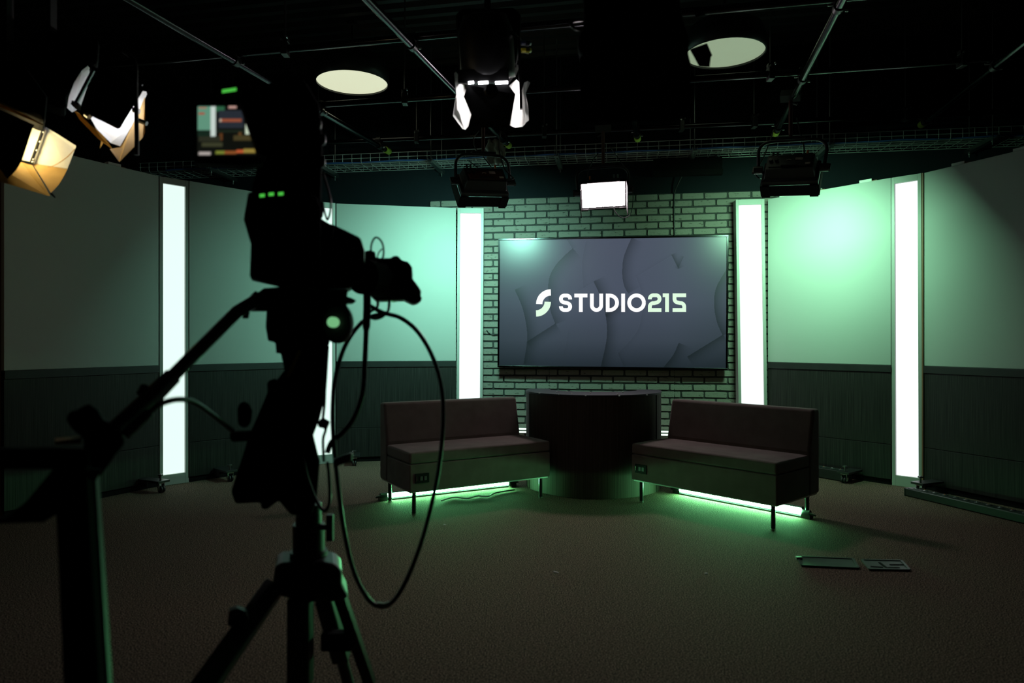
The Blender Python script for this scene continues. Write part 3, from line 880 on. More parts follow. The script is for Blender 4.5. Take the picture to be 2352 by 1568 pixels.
# dome pendants
def pendant(px, py, lamp, label, rad=0.315):
    z = 3.38
    q = at_z(px, py, z)
    t = thing('pendant_lamp', label, 'lamp', (q.x, q.y, z), (0, 0, 0), 'round drum pendant lamps under the ceiling')
    mb = MB()
    mb.lathe([(rad - 0.012, 0.0), (rad, 0.0), (rad, 0.10), (rad - 0.03, 0.19), (rad - 0.12, 0.25), (0.05, 0.27)], n=48, caps=False)
    mb.lathe([(rad - 0.012, 0.0), (rad - 0.012, 0.03)], n=48, caps=False)
    mb.build('shade', 'black_metal', t)
    MB().lathe([(rad - 0.013, 0.014), (rad - 0.013, 0.02)], n=48).build('diffuser', lamp, t)
    MB().cyl((0, 0, 0.265), (0, 0, 0.53), 0.012, n=10).cyl((0, 0, 0.50), (0, 0, 0.53), 0.05, n=16).build('stem', 'black_metal', t)
    return t
pendant(809, 191.5, 'lamp_pendant', 'cream lit drum pendant lamp above and beside the camera viewfinder')
pendant(1664, 124.5, 'lamp_pendant_dim', 'dimmer greenish drum pendant partly covered by the big black fixture')

# ================================================================== STUDIO LIGHT FIXTURES
def yoke_light(name, label, loc, rot, wid, hgt, lamp, lit_front=True, lip=0.10, red=True, spill_lip=None):
    """LED panel light: back housing tapers, light face looks along local -Z, local y is up the panel; hangs in a yoke"""
    t = thing(name, label, 'light', loc, rot, 'LED panel lights in yokes under the grid')
    a, b = wid / 2, hgt / 2
    mb = MB()
    rect = lambda x, y, z: [(-x, -y, z), (x, -y, z), (x, y, z), (-x, y, z)]
    mb.loft([rect(a, b, 0.0), rect(a, b, 0.035), rect(a * 0.88, b * 0.82, 0.05), rect(a * 0.82, b * 0.70, 0.13)], False)
    mb.build('housing', 'black_metal', t, bevel=0.004)
    mb = MB()
    lx = spill_lip or lip  # frame depth stretched to cut light spilling sideways
    for sx in (-1, 1):
        mb.box((sx * (a + 0.004), 0, -lx / 2), (0.008, hgt + 0.016, lx))
        for sy in (-1, 1): mb.box((sx * (a - 0.03), sy * (b + 0.006), -lip / 2 - 0.004), (0.06, 0.014, lip + 0.01))
    mb.box((0, b + 0.004, -lip / 2), (wid, 0.008, lip)).box((0, -b - 0.004, -lip / 2), (wid, 0.008, lip))
    mb.build('front_frame', 'black_matte', t, bevel=0.002)
    MB().add(rect(a - 0.012, b - 0.012, -0.004), [(3, 2, 1, 0)]).build('light_face', lamp, t)
    # back panel with controls and labels
    bp = MB().box((0, -0.01, 0.133), (wid * 0.72, hgt * 0.42, 0.006)).build('control_panel', 'red_panel' if red else 'black_metal', t)
    for x, y, w_, h_ in ((0.06, 0.018, 0.05, 0.024), (0.125, -0.035, 0.036, 0.018)):
        MB().box((x, y, 0.138), (w_, h_, 0.003)).build('paper_label', 'label_paper', bp)
    MB().prism([(-0.01 + 0.026 * math.cos(R(a_)), -0.012 + 0.03 * math.sin(R(a_)), 0.1365) for a_ in range(40, 145, 15)] + [(-0.01 + 0.019 * math.cos(R(a_)), -0.012 + 0.023 * math.sin(R(a_)), 0.1365) for a_ in range(140, 35, -15)], (0, 0, 0.003)).build('emblem', 'label_paper', bp)
    for x in (-0.135, -0.095):
        MB().cyl((x, 0.01, 0.134), (x, 0.01, 0.152), 0.014, n=16).build('dial', 'black_gloss', bp)
    MB().box((0.0, -0.045, 0.14), (0.12, 0.02, 0.012)).build('handle', 'black_metal', bp, bevel=0.003)
    for x in (-0.13, -0.10, 0.11):
        MB().cyl((x, b * 0.55, 0.115), (x, b * 0.55 + 0.05, 0.135), 0.008, n=10).build('cable_plug', 'orange_plastic' if x > 0 else 'zinc_dark', t)
    return t

def yoke(t, wid, root_up, tilt, pole):
    """U shaped yoke in the root's local frame: pivots at the two ends of the panel, arch towards root_up (local vector)"""
    u = Vector(root_up).normalized()
    a = wid / 2 + 0.025
    h = 0.20
    c = Vector((0, 0, 0.06))
    path = [c + Vector((-a, 0, 0)), c + Vector((-a, 0, 0)) + u * (h * 0.62)]
    for k in range(1, 7):
        th_ = PI / 2 * k / 7
        path.append(c + Vector((-a + 0.09 * (1 - math.cos(th_)), 0, 0)) + u * (h * 0.62 + 0.085 * math.sin(th_)))
    path += [c + Vector((-a + 0.13, 0, 0)) + u * (h * 0.62 + 0.088)]
    path += [Vector((-p.x, p.y, p.z)) for p in path[::-1]]
    y = MB().tube(path, 0.0125, 10).build('yoke', 'black_metal', t)
    MB().bar(c + Vector((-0.1, 0, 0)) + u * (h * 0.62 + 0.1), c + Vector((0.1, 0, 0)) + u * (h * 0.62 + 0.1), 0.05, 0.022, up=u).build('yoke_plate', 'black_metal', y, bevel=0.003)
    for sx in (-1, 1):
        MB().cyl(c + Vector((sx * (a - 0.03), 0, 0)), c + Vector((sx * (a + 0.03), 0, 0)), 0.03, n=18).box(c + Vector((sx * (a + 0.035), 0, 0)), (0.014, 0.06, 0.02)).build('pivot_knob', 'black_metal', y)
    p = c + u * (h * 0.62 + 0.1)
    MB().cyl(p, p + u * pole, 0.014, n=12).build('pole', 'red_panel', y)
    MB().box(p + u * (pole + 0.01), (0.14, 0.07, 0.06)).cyl(p + u * (pole - 0.04) + Vector((0.0, 0, 0)), p + u * (pole - 0.04) + Vector((0.05, -0.03, 0)), 0.008, n=8).build('grid_clamp', 'black_metal', y)

def face_rot(aim, roll=0.0):
    """rotation whose local -Z looks along aim and whose local +Y leans up"""
    z = -Vector(aim).normalized()
    x = Vector((0, 0, 1)).cross(z).normalized()
    y = z.cross(x)
    M = Matrix((x, y, z)).transposed()
    return (M @ Matrix.Rotation(roll, 3, 'Z')).to_euler(), M @ Matrix.Rotation(roll, 3, 'Z')

# dark panel light above the mint panel, turned to the wall
e, M3 = face_rot((-0.26, 0.75, -0.60), R(4))
q = P(1106, 430, 5.66)
f5 = yoke_light('panel_light', 'dark LED panel light with red back, hung above the white column beside the brick', q, e, 0.40, 0.22, 'lamp_wash_cyan')
yoke(f5, 0.41, M3.inverted() @ Vector((0.0, 0, 1)), 0, 0.325)
e, M3 = face_rot((0.34, 0.72, -0.60), R(-5))
q = P(1817, 402, 5.30)
f6 = yoke_light('panel_light', 'dark LED panel light seen from behind, above the brightest panel', q, e, 0.40, 0.22, 'lamp_wash_green', red=False)
yoke(f6, 0.41, M3.inverted() @ Vector((0.0, 0, 1)), 0, 0.31)
# lit panel light facing the room
c4 = [P(1331.3, 423.8, 6.12), P(1430.8, 416.8, 6.08), P(1439.3, 470.2, 6.22), P(1342.9, 476.3, 6.26)]
mid = sum(c4, Vector()) / 4
xv = ((c4[1] - c4[0]) + (c4[2] - c4[3])).normalized()
yv0 = ((c4[0] - c4[3]) + (c4[1] - c4[2]))
zv = xv.cross(yv0).normalized()           # towards the viewer
zv = -zv if zv.y > 0 else zv
M3 = Matrix((-xv, (-xv).cross(zv) * -1, -zv))
yv = (-zv).cross(-xv)
M3 = Matrix((-xv, yv, -zv)).transposed()
w7 = ((c4[1] - c4[0]).length + (c4[2] - c4[3]).length) / 2 + 0.024
h7 = ((c4[0] - c4[3]).length + (c4[1] - c4[2]).length) / 2 + 0.024
f7 = yoke_light('panel_light', 'brightly lit white LED panel light facing the room above the screen', mid, M3.to_euler(), w7, h7, 'lamp_key_panel', lip=0.015, spill_lip=0.15, red=False)  # deep side lips added to keep its light off the end panels
yoke(f7, w7, M3.inverted() @ Vector((0, 0, 1)), 0, 0.33)

def hang_cable(root, pts, r, m='cable'):
    return MB().tube(catmull(pts, 6), r, 8).build('power_cable', m, root, world=True)
hang_cable(f5, [P(1100, 300, 5.7), P(1088, 318, 5.72), P(1093, 342, 5.74), P(1110, 360, 5.74), P(1130, 386, 5.72), P(1150, 408, 5.68)], 0.005)
hang_cable(f5, [P(1150, 300, 5.65), P(1146, 340, 5.66), P(1158, 385, 5.64), P(1172, 402, 5.62), P(1180, 410, 5.62), P(1160, 412, 5.62), P(1140, 400, 5.64), P(1105, 390, 5.66), P(1078, 370, 5.68)], 0.005)
hang_cable(f6, [P(1830, 270, 5.55), P(1838, 305, 5.55), P(1847, 340, 5.53), P(1845, 385, 5.5), P(1838, 400, 5.5), P(1828, 400, 5.5), P(1822, 388, 5.5), P(1827, 376, 5.5), P(1845, 371, 5.5), P(1866, 378, 5.5)], 0.006)
hang_cable(f6, [P(1776, 300, 5.6), P(1768, 325, 5.58), P(1752, 365, 5.56), P(1736, 395, 5.56), P(1742, 408, 5.56), P(1762, 414, 5.56)], 0.005)
hang_cable(f7, [P(1410, 474, 6.2), P(1414, 488, 6.22), P(1430, 500, 6.24), P(1448, 492, 6.24), P(1454, 460, 6.24), P(1452, 430, 6.22), P(1446, 400, 6.2), P(1425, 370, 6.2), P(1400, 335, 6.2)], 0.004)
hang_cable(f7, [P(1350, 405, 6.15), P(1352, 390, 6.15), P(1362, 368, 6.15), P(1374, 352, 6.15)], 0.005)

# black strip fixture under the tray
zc = wall_px(1578, 384, 0.16)
t = thing('strip_fixture', 'long black box fixture hanging under the cable tray above the screen', 'light', W(zc[0], 0.16, zc[1]), (0, R(0.4), WANG))
MB().box((0, 0, 0.02), (0.62, 0.10, 0.11)).build('box', 'black_matte', t, bevel=0.004)
MB().prism([(-0.31, -0.05, -0.035), (-0.31, 0.05, -0.035), (-0.31, 0.05, -0.075), (-0.31, -0.02, -0.075)], (0.63, 0, 0)).build('lower_lip', 'black_matte', t, bevel=0.002)
for x in (-0.25, 0.26):
    MB().cyl((x, 0, 0.07), (x, 0, 0.26), 0.004, n=8).lathe([(0.012, 0.08), (0.012, 0.1)], Matrix.Translation((x, 0, 0)), n=10).build('hook', 'zinc_dark', t)
pts = [W(wall_px(1566, 404, 0.10)[0], 0.10, wall_px(1566, 404, 0.10)[1]), W(wall_px(1556, 425, 0.07)[0], 0.07, wall_px(1556, 425, 0.07)[1]), W(wall_px(1549, 446, 0.034)[0], 0.034, wall_px(1549, 446, 0.034)[1]), W(wall_px(1548, 490, 0.034)[0], 0.034, wall_px(1548, 490, 0.034)[1]), W(wall_px(1550, 545, 0.034)[0], 0.034, wall_px(1550, 545, 0.034)[1])]
solo(MB().tube(catmull(pts), 0.007, 8), 'wall_cable', 'cable', 'black cable running down the brick to the top of the screen', 'cable')
pts = [W(*wall_px(x, y, n_)[:1], n_, wall_px(x, y, n_)[1]) for x, y, n_ in ((1118, 758, 0.034), (1122, 763, 0.034), (1130, 768, 0.034), (1138, 769, 0.034), (1148, 768, 0.034))]
solo(MB().tube(catmull(pts), 0.004, 8), 'wall_cable', 'cable', 'thin black cable on the brick beside the lower side of the screen', 'cable')

# Fresnel lamps with barn doors

def plate(pts, dep=0.004):
    """thin folded-metal or gel sheet through points given as pixel + distance"""
    p = [P(x, y, Y) for x, y, Y in pts]
    c = sum(p, Vector()) / len(p)
    return MB().prism(p, (c - Vector((0, 0, H))).normalized() * dep)

def lens_disc(c, aim, r, lamp, parent, n=28, hd=1.0):
    z = -Vector(aim).normalized()
    M = Matrix.Translation(c) @ z.to_track_quat('Z', 'Y').to_matrix().to_4x4()
    MB().lathe([(r, 0.0), (r, 0.004)], M, n=n).build('lens', lamp, parent, world=True)
    MB().lathe([(r * 1.06, -0.004), (r * 1.12, -0.004), (r * 1.12, 0.03 * hd), (r * 1.1, 0.20 * hd), (r * 0.85, 0.27 * hd), (r * 0.3, 0.28 * hd)], M, n=n, caps=False).lathe([(r * 0.3, 0.279 * hd), (r * 0.3, 0.28 * hd)], M, n=n).lathe([(r * 1.06, -0.004), (r * 1.06, 0.02)], M, n=n, caps=False).build('housing', 'black_metal', parent, world=True)
    return M
GL = 'barn door lamps of the lighting grid'

# white lamp near the middle of the picture
q1 = P(1122, 178, 3.32)
f1 = thing('barn_door_lamp', 'white lit barn door lamp with pale diffusion sheets, beside a yellow knob', 'light', q1, (0, 0, 0), GL)
M1 = lens_disc(q1, (0.06, 0.42, -1), 0.115, 'lamp_lens_key', f1)
Bk = dict(parent=f1, world=True)
plate([(1075, 195, 3.18), (1166, 193, 3.18), (1184, 216, 3.16), (1171, 290, 3.12), (1166, 292, 3.12), (1098, 293, 3.12), (1083, 264, 3.13), (1065, 222, 3.16)]).build('door_flap', 'flap_outside', **Bk)
plate([(1052, 193, 3.24), (1072, 195, 3.46), (1080, 218, 3.50), (1083, 262, 3.50), (1076, 290, 3.44), (1069, 298, 3.36), (1062, 296, 3.32), (1040, 266, 3.22), (1047, 222, 3.20)]).build('diffusion_sheet', 'gel', **Bk)
plate([(1043, 168, 3.20), (1047, 164, 3.20), (1053, 172, 3.22), (1053, 193, 3.24), (1060, 240, 3.30), (1069, 283, 3.33), (1050, 250, 3.23), (1047, 205, 3.20)]).build('door_flap', 'gel', **Bk)
plate([(1168, 198, 3.48), (1186, 182, 3.40), (1193, 190, 3.30), (1196, 215, 3.26), (1200, 250, 3.24), (1207, 284, 3.24), (1200, 291, 3.26), (1183, 293, 3.36), (1171, 288, 3.46), (1174, 260, 3.50)]).build('diffusion_sheet', 'gel', **Bk)
plate([(1194, 222, 3.22), (1204, 190, 3.20), (1212, 186, 3.18), (1218, 190, 3.18), (1207, 214, 3.18), (1212, 240, 3.17), (1215, 276, 3.18), (1206, 283, 3.22), (1198, 250, 3.24)]).build('door_flap', 'gel', **Bk)
plate([(1160, 166, 3.30), (1172, 158, 3.34), (1190, 148, 3.40), (1191, 158, 3.38), (1186, 172, 3.34), (1168, 180, 3.30), (1158, 184, 3.28)]).build('diffusion_sheet', 'gel', **Bk)
MB().bar(P(1072, 190, 3.2), P(1166, 188, 3.2), 0.02, 0.012).bar(P(1050, 188, 3.3), P(1072, 190, 3.2), 0.015, 0.012).build('door_frame', 'black_metal', **Bk)
plate([(1052, 160, 3.20), (1168, 156, 3.20), (1170, 186, 3.19), (1052, 189, 3.19)], 0.01).build('front_frame', 'black_matte', **Bk)
for xa, xb in ((1099, 1121), (1138, 1166), (1076, 1088)):
    MB().bar(P(xa, 190.5, 3.183), P(xb, 189, 3.183), 0.004, 0.011).build('light_slot', 'lamp_lens_white', **Bk)  # glowing bars put in where lens light shows through the slot
kn = MB().lathe([(0.012, -0.02), (0.030, -0.012), (0.032, 0.004), (0.024, 0.012)], Matrix.Translation(P(1128, 209, 3.12)) @ Matrix.Rotation(PI / 2, 4, 'X'), n=10, smooth=False).build('focus_knob', 'black_metal', **Bk)
slab([(1046, 30), (1058, 18), (1180, 14), (1198, 30), (1196, 80), (1186, 140), (1158, 176), (1070, 186), (1054, 150)], 3.30, 0.20).build('lamp_body', 'black_matte', bevel=0.02, **Bk)
MB().bar(P(1192, 90, 3.2), P(1197, 250, 3.2), 0.022, 0.012).bar(P(1192, 90, 3.2), P(1120, 20, 3.3), 0.03, 0.012).cyl(P(1120, 25, 3.3), P(1120, -150, 3.3), 0.016, n=12).build('yoke', 'black_metal', **Bk)
for y, m in ((116, 'yellow_knob'), (99, 'blue_knob')):
    kq = P(1208, y, 3.2)
    cup = MB().lathe([(0.010, 0.010), (0.024, 0.010), (0.027, 0.003), (0.027, -0.003), (0.022, -0.010)], Matrix.Translation(kq) @ Matrix.Rotation(R(20), 4, 'X'), n=8, smooth=False).build('pole_cup', m, **Bk)
    MB().bar(kq + Vector((-0.012, -0.01, -0.0118)), kq + Vector((0.012, 0.008, -0.0118)), 0.005, 0.003).build('cup_slot', 'cleat_white', cup, world=True)
for k in range(16):
    a = R(200 + 140 * k / 15)
    MB().ball(P(1103 + 42 * math.cos(a), 150 - 32 * math.sin(a), 3.285), 0.0024, 5).build('vent_glint', 'lamp_lens_white', **Bk)  # glowing beads put in for lamp light seen through the vents

# big black lamp with its door towards us
q2 = P(1462, 60, 2.42)
f2 = thing('barn_door_lamp', 'big black barn door lamp turned away, covering part of the dimmer pendant', 'light', q2, (0, 0, 0), GL)
Bk = dict(parent=f2, world=True)
plate([(1340, 124, 2.30), (1580, 112, 2.30), (1592, 268, 2.28), (1588, 272, 2.28), (1340, 282, 2.28), (1333, 276, 2.28), (1332, 132, 2.30)], 0.004).build('door_flap', 'flap_outside', **Bk)
plate([(1584, 113, 2.36), (1624, 99, 2.42), (1636, 127, 2.42), (1633, 131, 2.42), (1630, 154, 2.40), (1606, 153, 2.38)], 0.004).build('door_flap', 'flap_outside', **Bk)
plate([(1578, 90, 2.36), (1579, 118, 2.36), (1587, 149, 2.35), (1570, 160, 2.35), (1565, 100, 2.36)], 0.004).build('door_flap', 'flap_outside', **Bk)
plate([(1588, 14, 2.5), (1592, 16, 2.5), (1622, 33, 2.52), (1618, 36, 2.52), (1598, 40, 2.5)], 0.004).build('cable_flag', 'tape_green_dark', **Bk)
slab([(1338, -20), (1340, 60), (1326, 80), (1325, 116), (1340, 124), (1580, 112), (1586, 90), (1570, 40), (1560, -20)], 2.40, 0.30).build('housing', 'black_matte', bevel=0.02, **Bk)
MB().tube(catmull([P(1338, 45, 2.38), P(1316, 48, 2.36), P(1312, 56, 2.36), P(1322, 66, 2.36), P(1338, 66, 2.38)]), 0.006, 10).build('side_handle', 'zinc_dark', **Bk)
MB().bar(P(1400, -20, 2.5), P(1400, -260, 2.6), 0.04, 0.012).bar(P(1500, -20, 2.5), P(1500, -260, 2.6), 0.04, 0.012).build('yoke', 'black_metal', **Bk)
for x, y in ((1434, 30), (1440, 28), (1437, 34)):
    MB().ball(P(x, y, 2.39), 0.003, 6).build('indicator', 'zinc', **Bk)

# white lamp high over the outer panel
q3 = P(258, 232, 2.77)
f3 = thing('barn_door_lamp', 'tilted white barn door lamp with tan outer sheets, hanging before the outer dark panel', 'light', q3, (0, 0, 0), GL)
Bk = dict(parent=f3, world=True)
lens_disc(q3, P(288, 280, 2.90) - q3, 0.05, 'lamp_lens_white', f3, hd=0.16)
plate([(222, 156, 2.72), (254, 160, 2.72), (329, 197, 2.72), (331, 204, 2.72), (276, 294, 2.66), (270, 296, 2.66), (186, 254, 2.66), (184, 250, 2.66)]).build('door_flap', 'flap_outside', **Bk)
MB().bar(P(254, 159.5, 2.715), P(327, 196, 2.715), 0.006, 0.006).build('flap_edge', 'zinc', **Bk)
plate([(154, 248, 2.78), (158, 222, 2.78), (170, 190, 2.78), (188, 162, 2.78), (206, 148, 2.78), (217, 152, 2.90), (204, 190, 2.93), (184, 248, 2.92), (166, 258, 2.84)]).build('door_flap', 'flap_inside', **Bk)
MB().bar(P(216, 158, 2.72), P(174, 238, 2.70), 0.014, 0.01).bar(P(170, 236, 2.70), P(182, 248, 2.68), 0.02, 0.016).bar(P(206, 150, 2.74), P(226, 164, 2.72), 0.012, 0.012).build('hinge', 'zinc_dark', **Bk)
plate([(205, 266, 2.84), (232, 272, 2.86), (268, 288, 2.88), (275, 284, 2.88), (299, 228, 2.90), (314, 208, 2.90), (336, 210, 2.88), (338, 216, 2.88), (330, 232, 2.87), (302, 290, 2.85), (276, 336, 2.82), (254, 328, 2.81), (222, 296, 2.82)]).build('door_flap', 'gel', **Bk)
plate([(333, 222, 2.86), (333, 304, 2.86), (328, 316, 2.85), (310, 336, 2.83), (274, 372, 2.79), (252, 342, 2.80), (276, 338, 2.83), (303, 290, 2.85)]).build('door_flap', 'flap_tan_warmlit', **Bk)
plate([(170, 254, 2.70), (180, 258, 2.70), (205, 283, 2.72), (238, 312, 2.75), (258, 341, 2.78), (254, 340, 2.78), (225, 318, 2.75), (183, 275, 2.70)]).build('door_flap', 'flap_tan_warmlit', **Bk)
plate([(233, 320, 2.80), (240, 324, 2.80), (229, 341, 2.80), (231, 332, 2.80)]).build('sheet_corner', 'flap_tan_warmlit', **Bk)
MB().cyl(P(306, 252, 2.70), P(320, 256, 2.70), 0.010, n=10).cyl(P(318, 276, 2.70), P(337, 284, 2.70), 0.009, n=10).cyl(P(198, 262, 2.66), P(206, 268, 2.66), 0.012, n=10).build('knob_and_glint', 'zinc', **Bk)
slab([(60, 130), (150, 60), (230, 90), (226, 148), (190, 160), (150, 220), (152, 250), (100, 230)], 2.80, 0.16).build('lamp_body', 'black_matte', bevel=0.02, **Bk)
MB().bar(P(120, 130, 2.8), P(120, -160, 2.8), 0.04, 0.012).build('yoke', 'black_metal', **Bk)
MB().tube(catmull([P(285, 120, 2.75), P(300, 130, 2.5), P(311, 150, 2.45), P(312, 215, 2.45), P(314, 300, 2.45), P(314, 356, 2.45)]), 0.0075, 8).build('safety_strap', 'cable', **Bk)

# warm lamp at the edge of the picture
q4 = P(30, 308, 2.63)
f4 = thing('barn_door_lamp', 'warm yellow lit barn door lamp with a curved cable across its bright door', 'light', q4, (0, 0, 0), GL)
Bk = dict(parent=f4, world=True)
lens_disc(q4, P(120, 336, 2.80) - q4, 0.042, 'lamp_lens_warm', f4, hd=0.16)
plate([(-60, 220, 2.5), (0, 252, 2.5), (10, 256, 2.5), (79, 287, 2.5), (74, 296, 2.5), (51, 367, 2.48), (48, 373, 2.48), (37, 391, 2.47), (17, 411, 2.46), (0, 388, 2.46), (-60, 340, 2.46)]).build('door_flap', 'flap_outside', **Bk)
plate([(8, 249, 2.76), (98, 289, 2.78), (68, 371, 2.74), (44, 366, 2.74), (64, 300, 2.77), (64, 292, 2.77)]).build('door_flap', 'gel', **Bk)
plate([(-20, 230, 2.6), (60, 264, 2.6), (100, 286, 2.6), (98, 288, 2.6), (8, 249, 2.6), (-20, 238, 2.6)]).build('flap_edge', 'flap_tan_warmlit', **Bk)
MB().bar(P(102, 291, 2.765), P(72, 373, 2.725), 0.008, 0.008).build('hinge', 'black_metal', **Bk)
plate([(105, 291, 2.78), (174, 334, 2.82), (175, 337, 2.82), (172, 343, 2.82), (155, 387, 2.79), (75, 375, 2.74)]).build('door_flap', 'gel', **Bk)
plate([(75, 376, 2.735), (155, 388, 2.785), (148, 405, 2.77), (135, 424, 2.745), (117, 443, 2.72)]).build('door_flap', 'flap_tan_warmlit', **Bk)
plate([(46, 370, 2.70), (74, 379, 2.73), (116, 450, 2.70), (108, 449, 2.70), (0, 417, 2.64), (-60, 396, 2.62), (-60, 350, 2.62), (0, 366, 2.68)]).build('door_flap', 'flap_tan_warmlit', **Bk)  # tan paints dim warm light onto this lower flap
plate([(113, 444, 2.59), (119, 442, 2.59), (128, 453, 2.60), (126, 455, 2.60)]).build('sheet_corner', 'flap_outside', **Bk)
for f in (0.05, 0.13, 0.40, 0.64, 0.9, 0.97):
    MB().ball(P(104 - 30 * f, 293 + 82 * f, 2.765 - 0.04 * f), 0.005, 6).build('rivet', 'zinc', **Bk)
MB().tube(catmull([P(109, 384, 2.74), P(122, 381, 2.75), P(140, 371, 2.76), P(157, 358, 2.78), P(171, 343, 2.80)]), 0.0016, 6).build('safety_cable', 'brass_tape', **Bk)
slab([(-80, 100), (60, 150), (110, 220), (104, 282), (60, 262), (-10, 232), (-80, 215)], 2.62, 0.18).build('lamp_body', 'black_matte', bevel=0.02, **Bk)
MB().bar(P(20, 150, 2.7), P(20, -160, 2.7), 0.04, 0.012).build('yoke', 'black_metal', **Bk)

# ================================================================== STUDIO CAMERA AND TRIPOD IN THE FOREGROUND
TX, TY = (697 - CX) / F * 1.95, 1.95
DV = Vector((0.31, 0.95, -0.02)).normalized()         # the way the studio camera looks
cm = thing('studio_camera', 'black broadcast camera with lit viewfinder on a tripod, in the foreground', 'camera', (TX, TY, 1.26), (0, 0, math.atan2(DV.y, DV.x) - PI / 2))
B = dict(parent=cm, world=True)
slab([(570, 440), (559, 503), (576, 560), (573, 637), (650, 655), (735, 662), (738, 480), (728, 452), (700, 436)], 1.80, 0.10).build('rear_unit', 'black_matte', bevel=0.006, **B)
slab([(715, 500), (768, 516), (828, 545), (838, 575), (838, 640), (800, 662), (715, 664)], 1.93, 0.16).build('body', 'black_metal', bevel=0.006, **B)
slab([(748, 560), (800, 572), (800, 620), (748, 616)], 1.925, 0.01).build('side_plate', 'plate_gloss', bevel=0.003, **B)
slab([(596, 300), (600, 200), (640, 172), (700, 180), (735, 240), (742, 330), (738, 470), (575, 445), (590, 380)], 1.84, 0.08).build('top_housing', 'black_matte', bevel=0.012, **B)
slab([(727, 455), (745, 462), (742, 490), (736, 500), (768, 520), (765, 545), (700, 545)], 1.86, 0.05).build('handle_mount', 'black_matte', bevel=0.004, **B)
# lens: barrel sections along the optical axis
lc = P(858, 640, 2.02)
lens = MB()
def ax(d, dz=0.0): return lc + DV * d + Vector((0, 0, dz))
lens.cyl(ax(-0.06), ax(0.06), 0.050, n=28).cyl(ax(0.06), ax(0.09), 0.053, n=28)
lens.build('lens', 'black_matte', **B)
MB().tube([ax(0.085), ax(0.11), ax(0.125)], [0.053, 0.057, 0.058], 28).build('lens_hood', 'black_gloss', **B)
slab([(848, 588), (872, 592), (897, 592), (906, 586), (916, 588), (922, 597), (938, 601), (947, 614), (948, 640), (960, 656), (968, 668), (966, 680), (971, 686), (962, 694), (950, 698), (940, 694), (928, 688), (862, 690), (842, 670), (838, 600)], 2.08, 0.10).build('lens_grip', 'black_metal', bevel=0.006, **B)
slab([(947, 650), (966, 672), (963, 682), (948, 676)], 2.075, 0.012).build('grip_pad', 'plate_gloss', bevel=0.002, **B)
slab([(838, 576), (852, 574), (862, 578), (864, 600), (838, 604)], 2.0, 0.05).build('zoom_motor', 'black_matte', bevel=0.004, **B)
MB().tube(catmull([P(852, 582, 2.0), P(853, 562, 2.0), P(860, 547, 2.0), P(868, 546, 2.0), P(877, 556, 2.0), P(881, 572, 2.0), P(879, 592, 2.02), P(866, 610, 2.04)]), 0.0028, 8).build('lens_cable', 'cable', **B)
MB().tube(catmull([P(866, 592, 2.0), P(870, 580, 2.0), P(878, 571, 2.0)]), 0.002, 8).build('lens_cable', 'cable', **B)
# status lights and buttons
for x, y in ((602, 449), (623, 446), (645, 445)):
    slab([(x - 6, y - 3.5), (x + 6, y - 4.5), (x + 6, y + 3), (x - 6, y + 4)], 1.799, 0.004).build('status_light', 'led_green', **B)
for x, y in ((587, 475), (603, 474), (619, 473), (636, 472), (650, 468), (592, 493), (624, 490), (650, 482)):
    slab([(x - 2.5, y - 2.5), (x + 2.5, y - 2.5), (x + 2.5, y + 2.5), (x - 2.5, y + 2.5)], 1.7985, 0.005).build('button', 'cable_grey', **B)
# viewfinder
vf = slab([(440, 228), (446, 214), (585, 196), (604, 250), (606, 372), (560, 378), (446, 372)], 1.66, 0.06).build('viewfinder', 'black_matte', bevel=0.005, **B)
def finder_art(U, V):
    col = np.zeros((len(U), 3)) + srgb([16, 18, 14])
    def rect(u0, v0, u1, v1, c, soft=0.0):
        m = (U > u0) & (U < u1) & (V > v0) & (V < v1)
        col[m] = srgb(c)
    rect(0, 0, .24, .50, [98, 150, 126]); rect(0, .50, .24, .62, [22, 40, 30]); rect(.22, 0, .31, .62, [205, 220, 212]); rect(.31, 0, .46, .12, [46, 98, 68])
    rect(.36, .10, .78, .45, [40, 46, 54]); rect(.40, .26, .74, .32, [150, 80, 55]); rect(.38, .25, .41, .33, [190, 170, 150])
    rect(.52, -.1, .66, .06, [190, 150, 140]); rect(.31, .48, .80, .54, [30, 40, 30]); rect(.38, .56, .43, .70, [96, 58, 30]); rect(.70, .54, .74, .66, [96, 66, 36])
    rect(.80, .36, .89, .58, [210, 225, 200]); rect(.02, .62, .4, .72, [44, 46, 34]); rect(.08, .74, .42, .82, [60, 62, 42]); rect(.60, .60, 1, .70, [70, 62, 36])
    rect(.02, .92, .22, .99, [180, 170, 165]); rect(.30, .91, .46, .97, [120, 130, 50]); rect(.46, .90, .66, .96, [140, 80, 40]); rect(.66, .88, .78, .95, [190, 90, 50]); rect(.78, .87, .98, .94, [150, 130, 60])
    rect(.03, .03, .16, .06, [190, 90, 70]); rect(.03, .13, .12, .17, [170, 80, 60])
    return col
tr = bpy.data.objects.new('x', None)
ca, cb = P(453, 357, 1.655), P(590, 243, 1.655)
sv = grid_picture('finder_screen', vf, ca.x, cb.x, ca.z, cb.z, 1.655, 60, 48, finder_art, 'finder_picture')
bpy.data.objects.remove(tr)
sv.matrix_parent_inverse = MW[cm].inverted()
slab([(545, 236), (552, 236), (592, 352), (612, 360), (616, 300), (600, 232)], 1.60, 0.05).build('finder_hood', 'black_matte', bevel=0.003, **B)
slab([(510, 206), (543, 201), (543, 207), (510, 212)], 1.655, 0.006).build('tally_light', 'led_green', **B)
for x, y in ((732, 285), (742, 320), (741, 372)):
    MB().ball(P(x, y, 1.84), 0.010, 8, (0.8, 1, 1.6)).build('knob_and_glint', 'zinc_dark', **B)  # metal beads put in for purplish glints on the housing edge

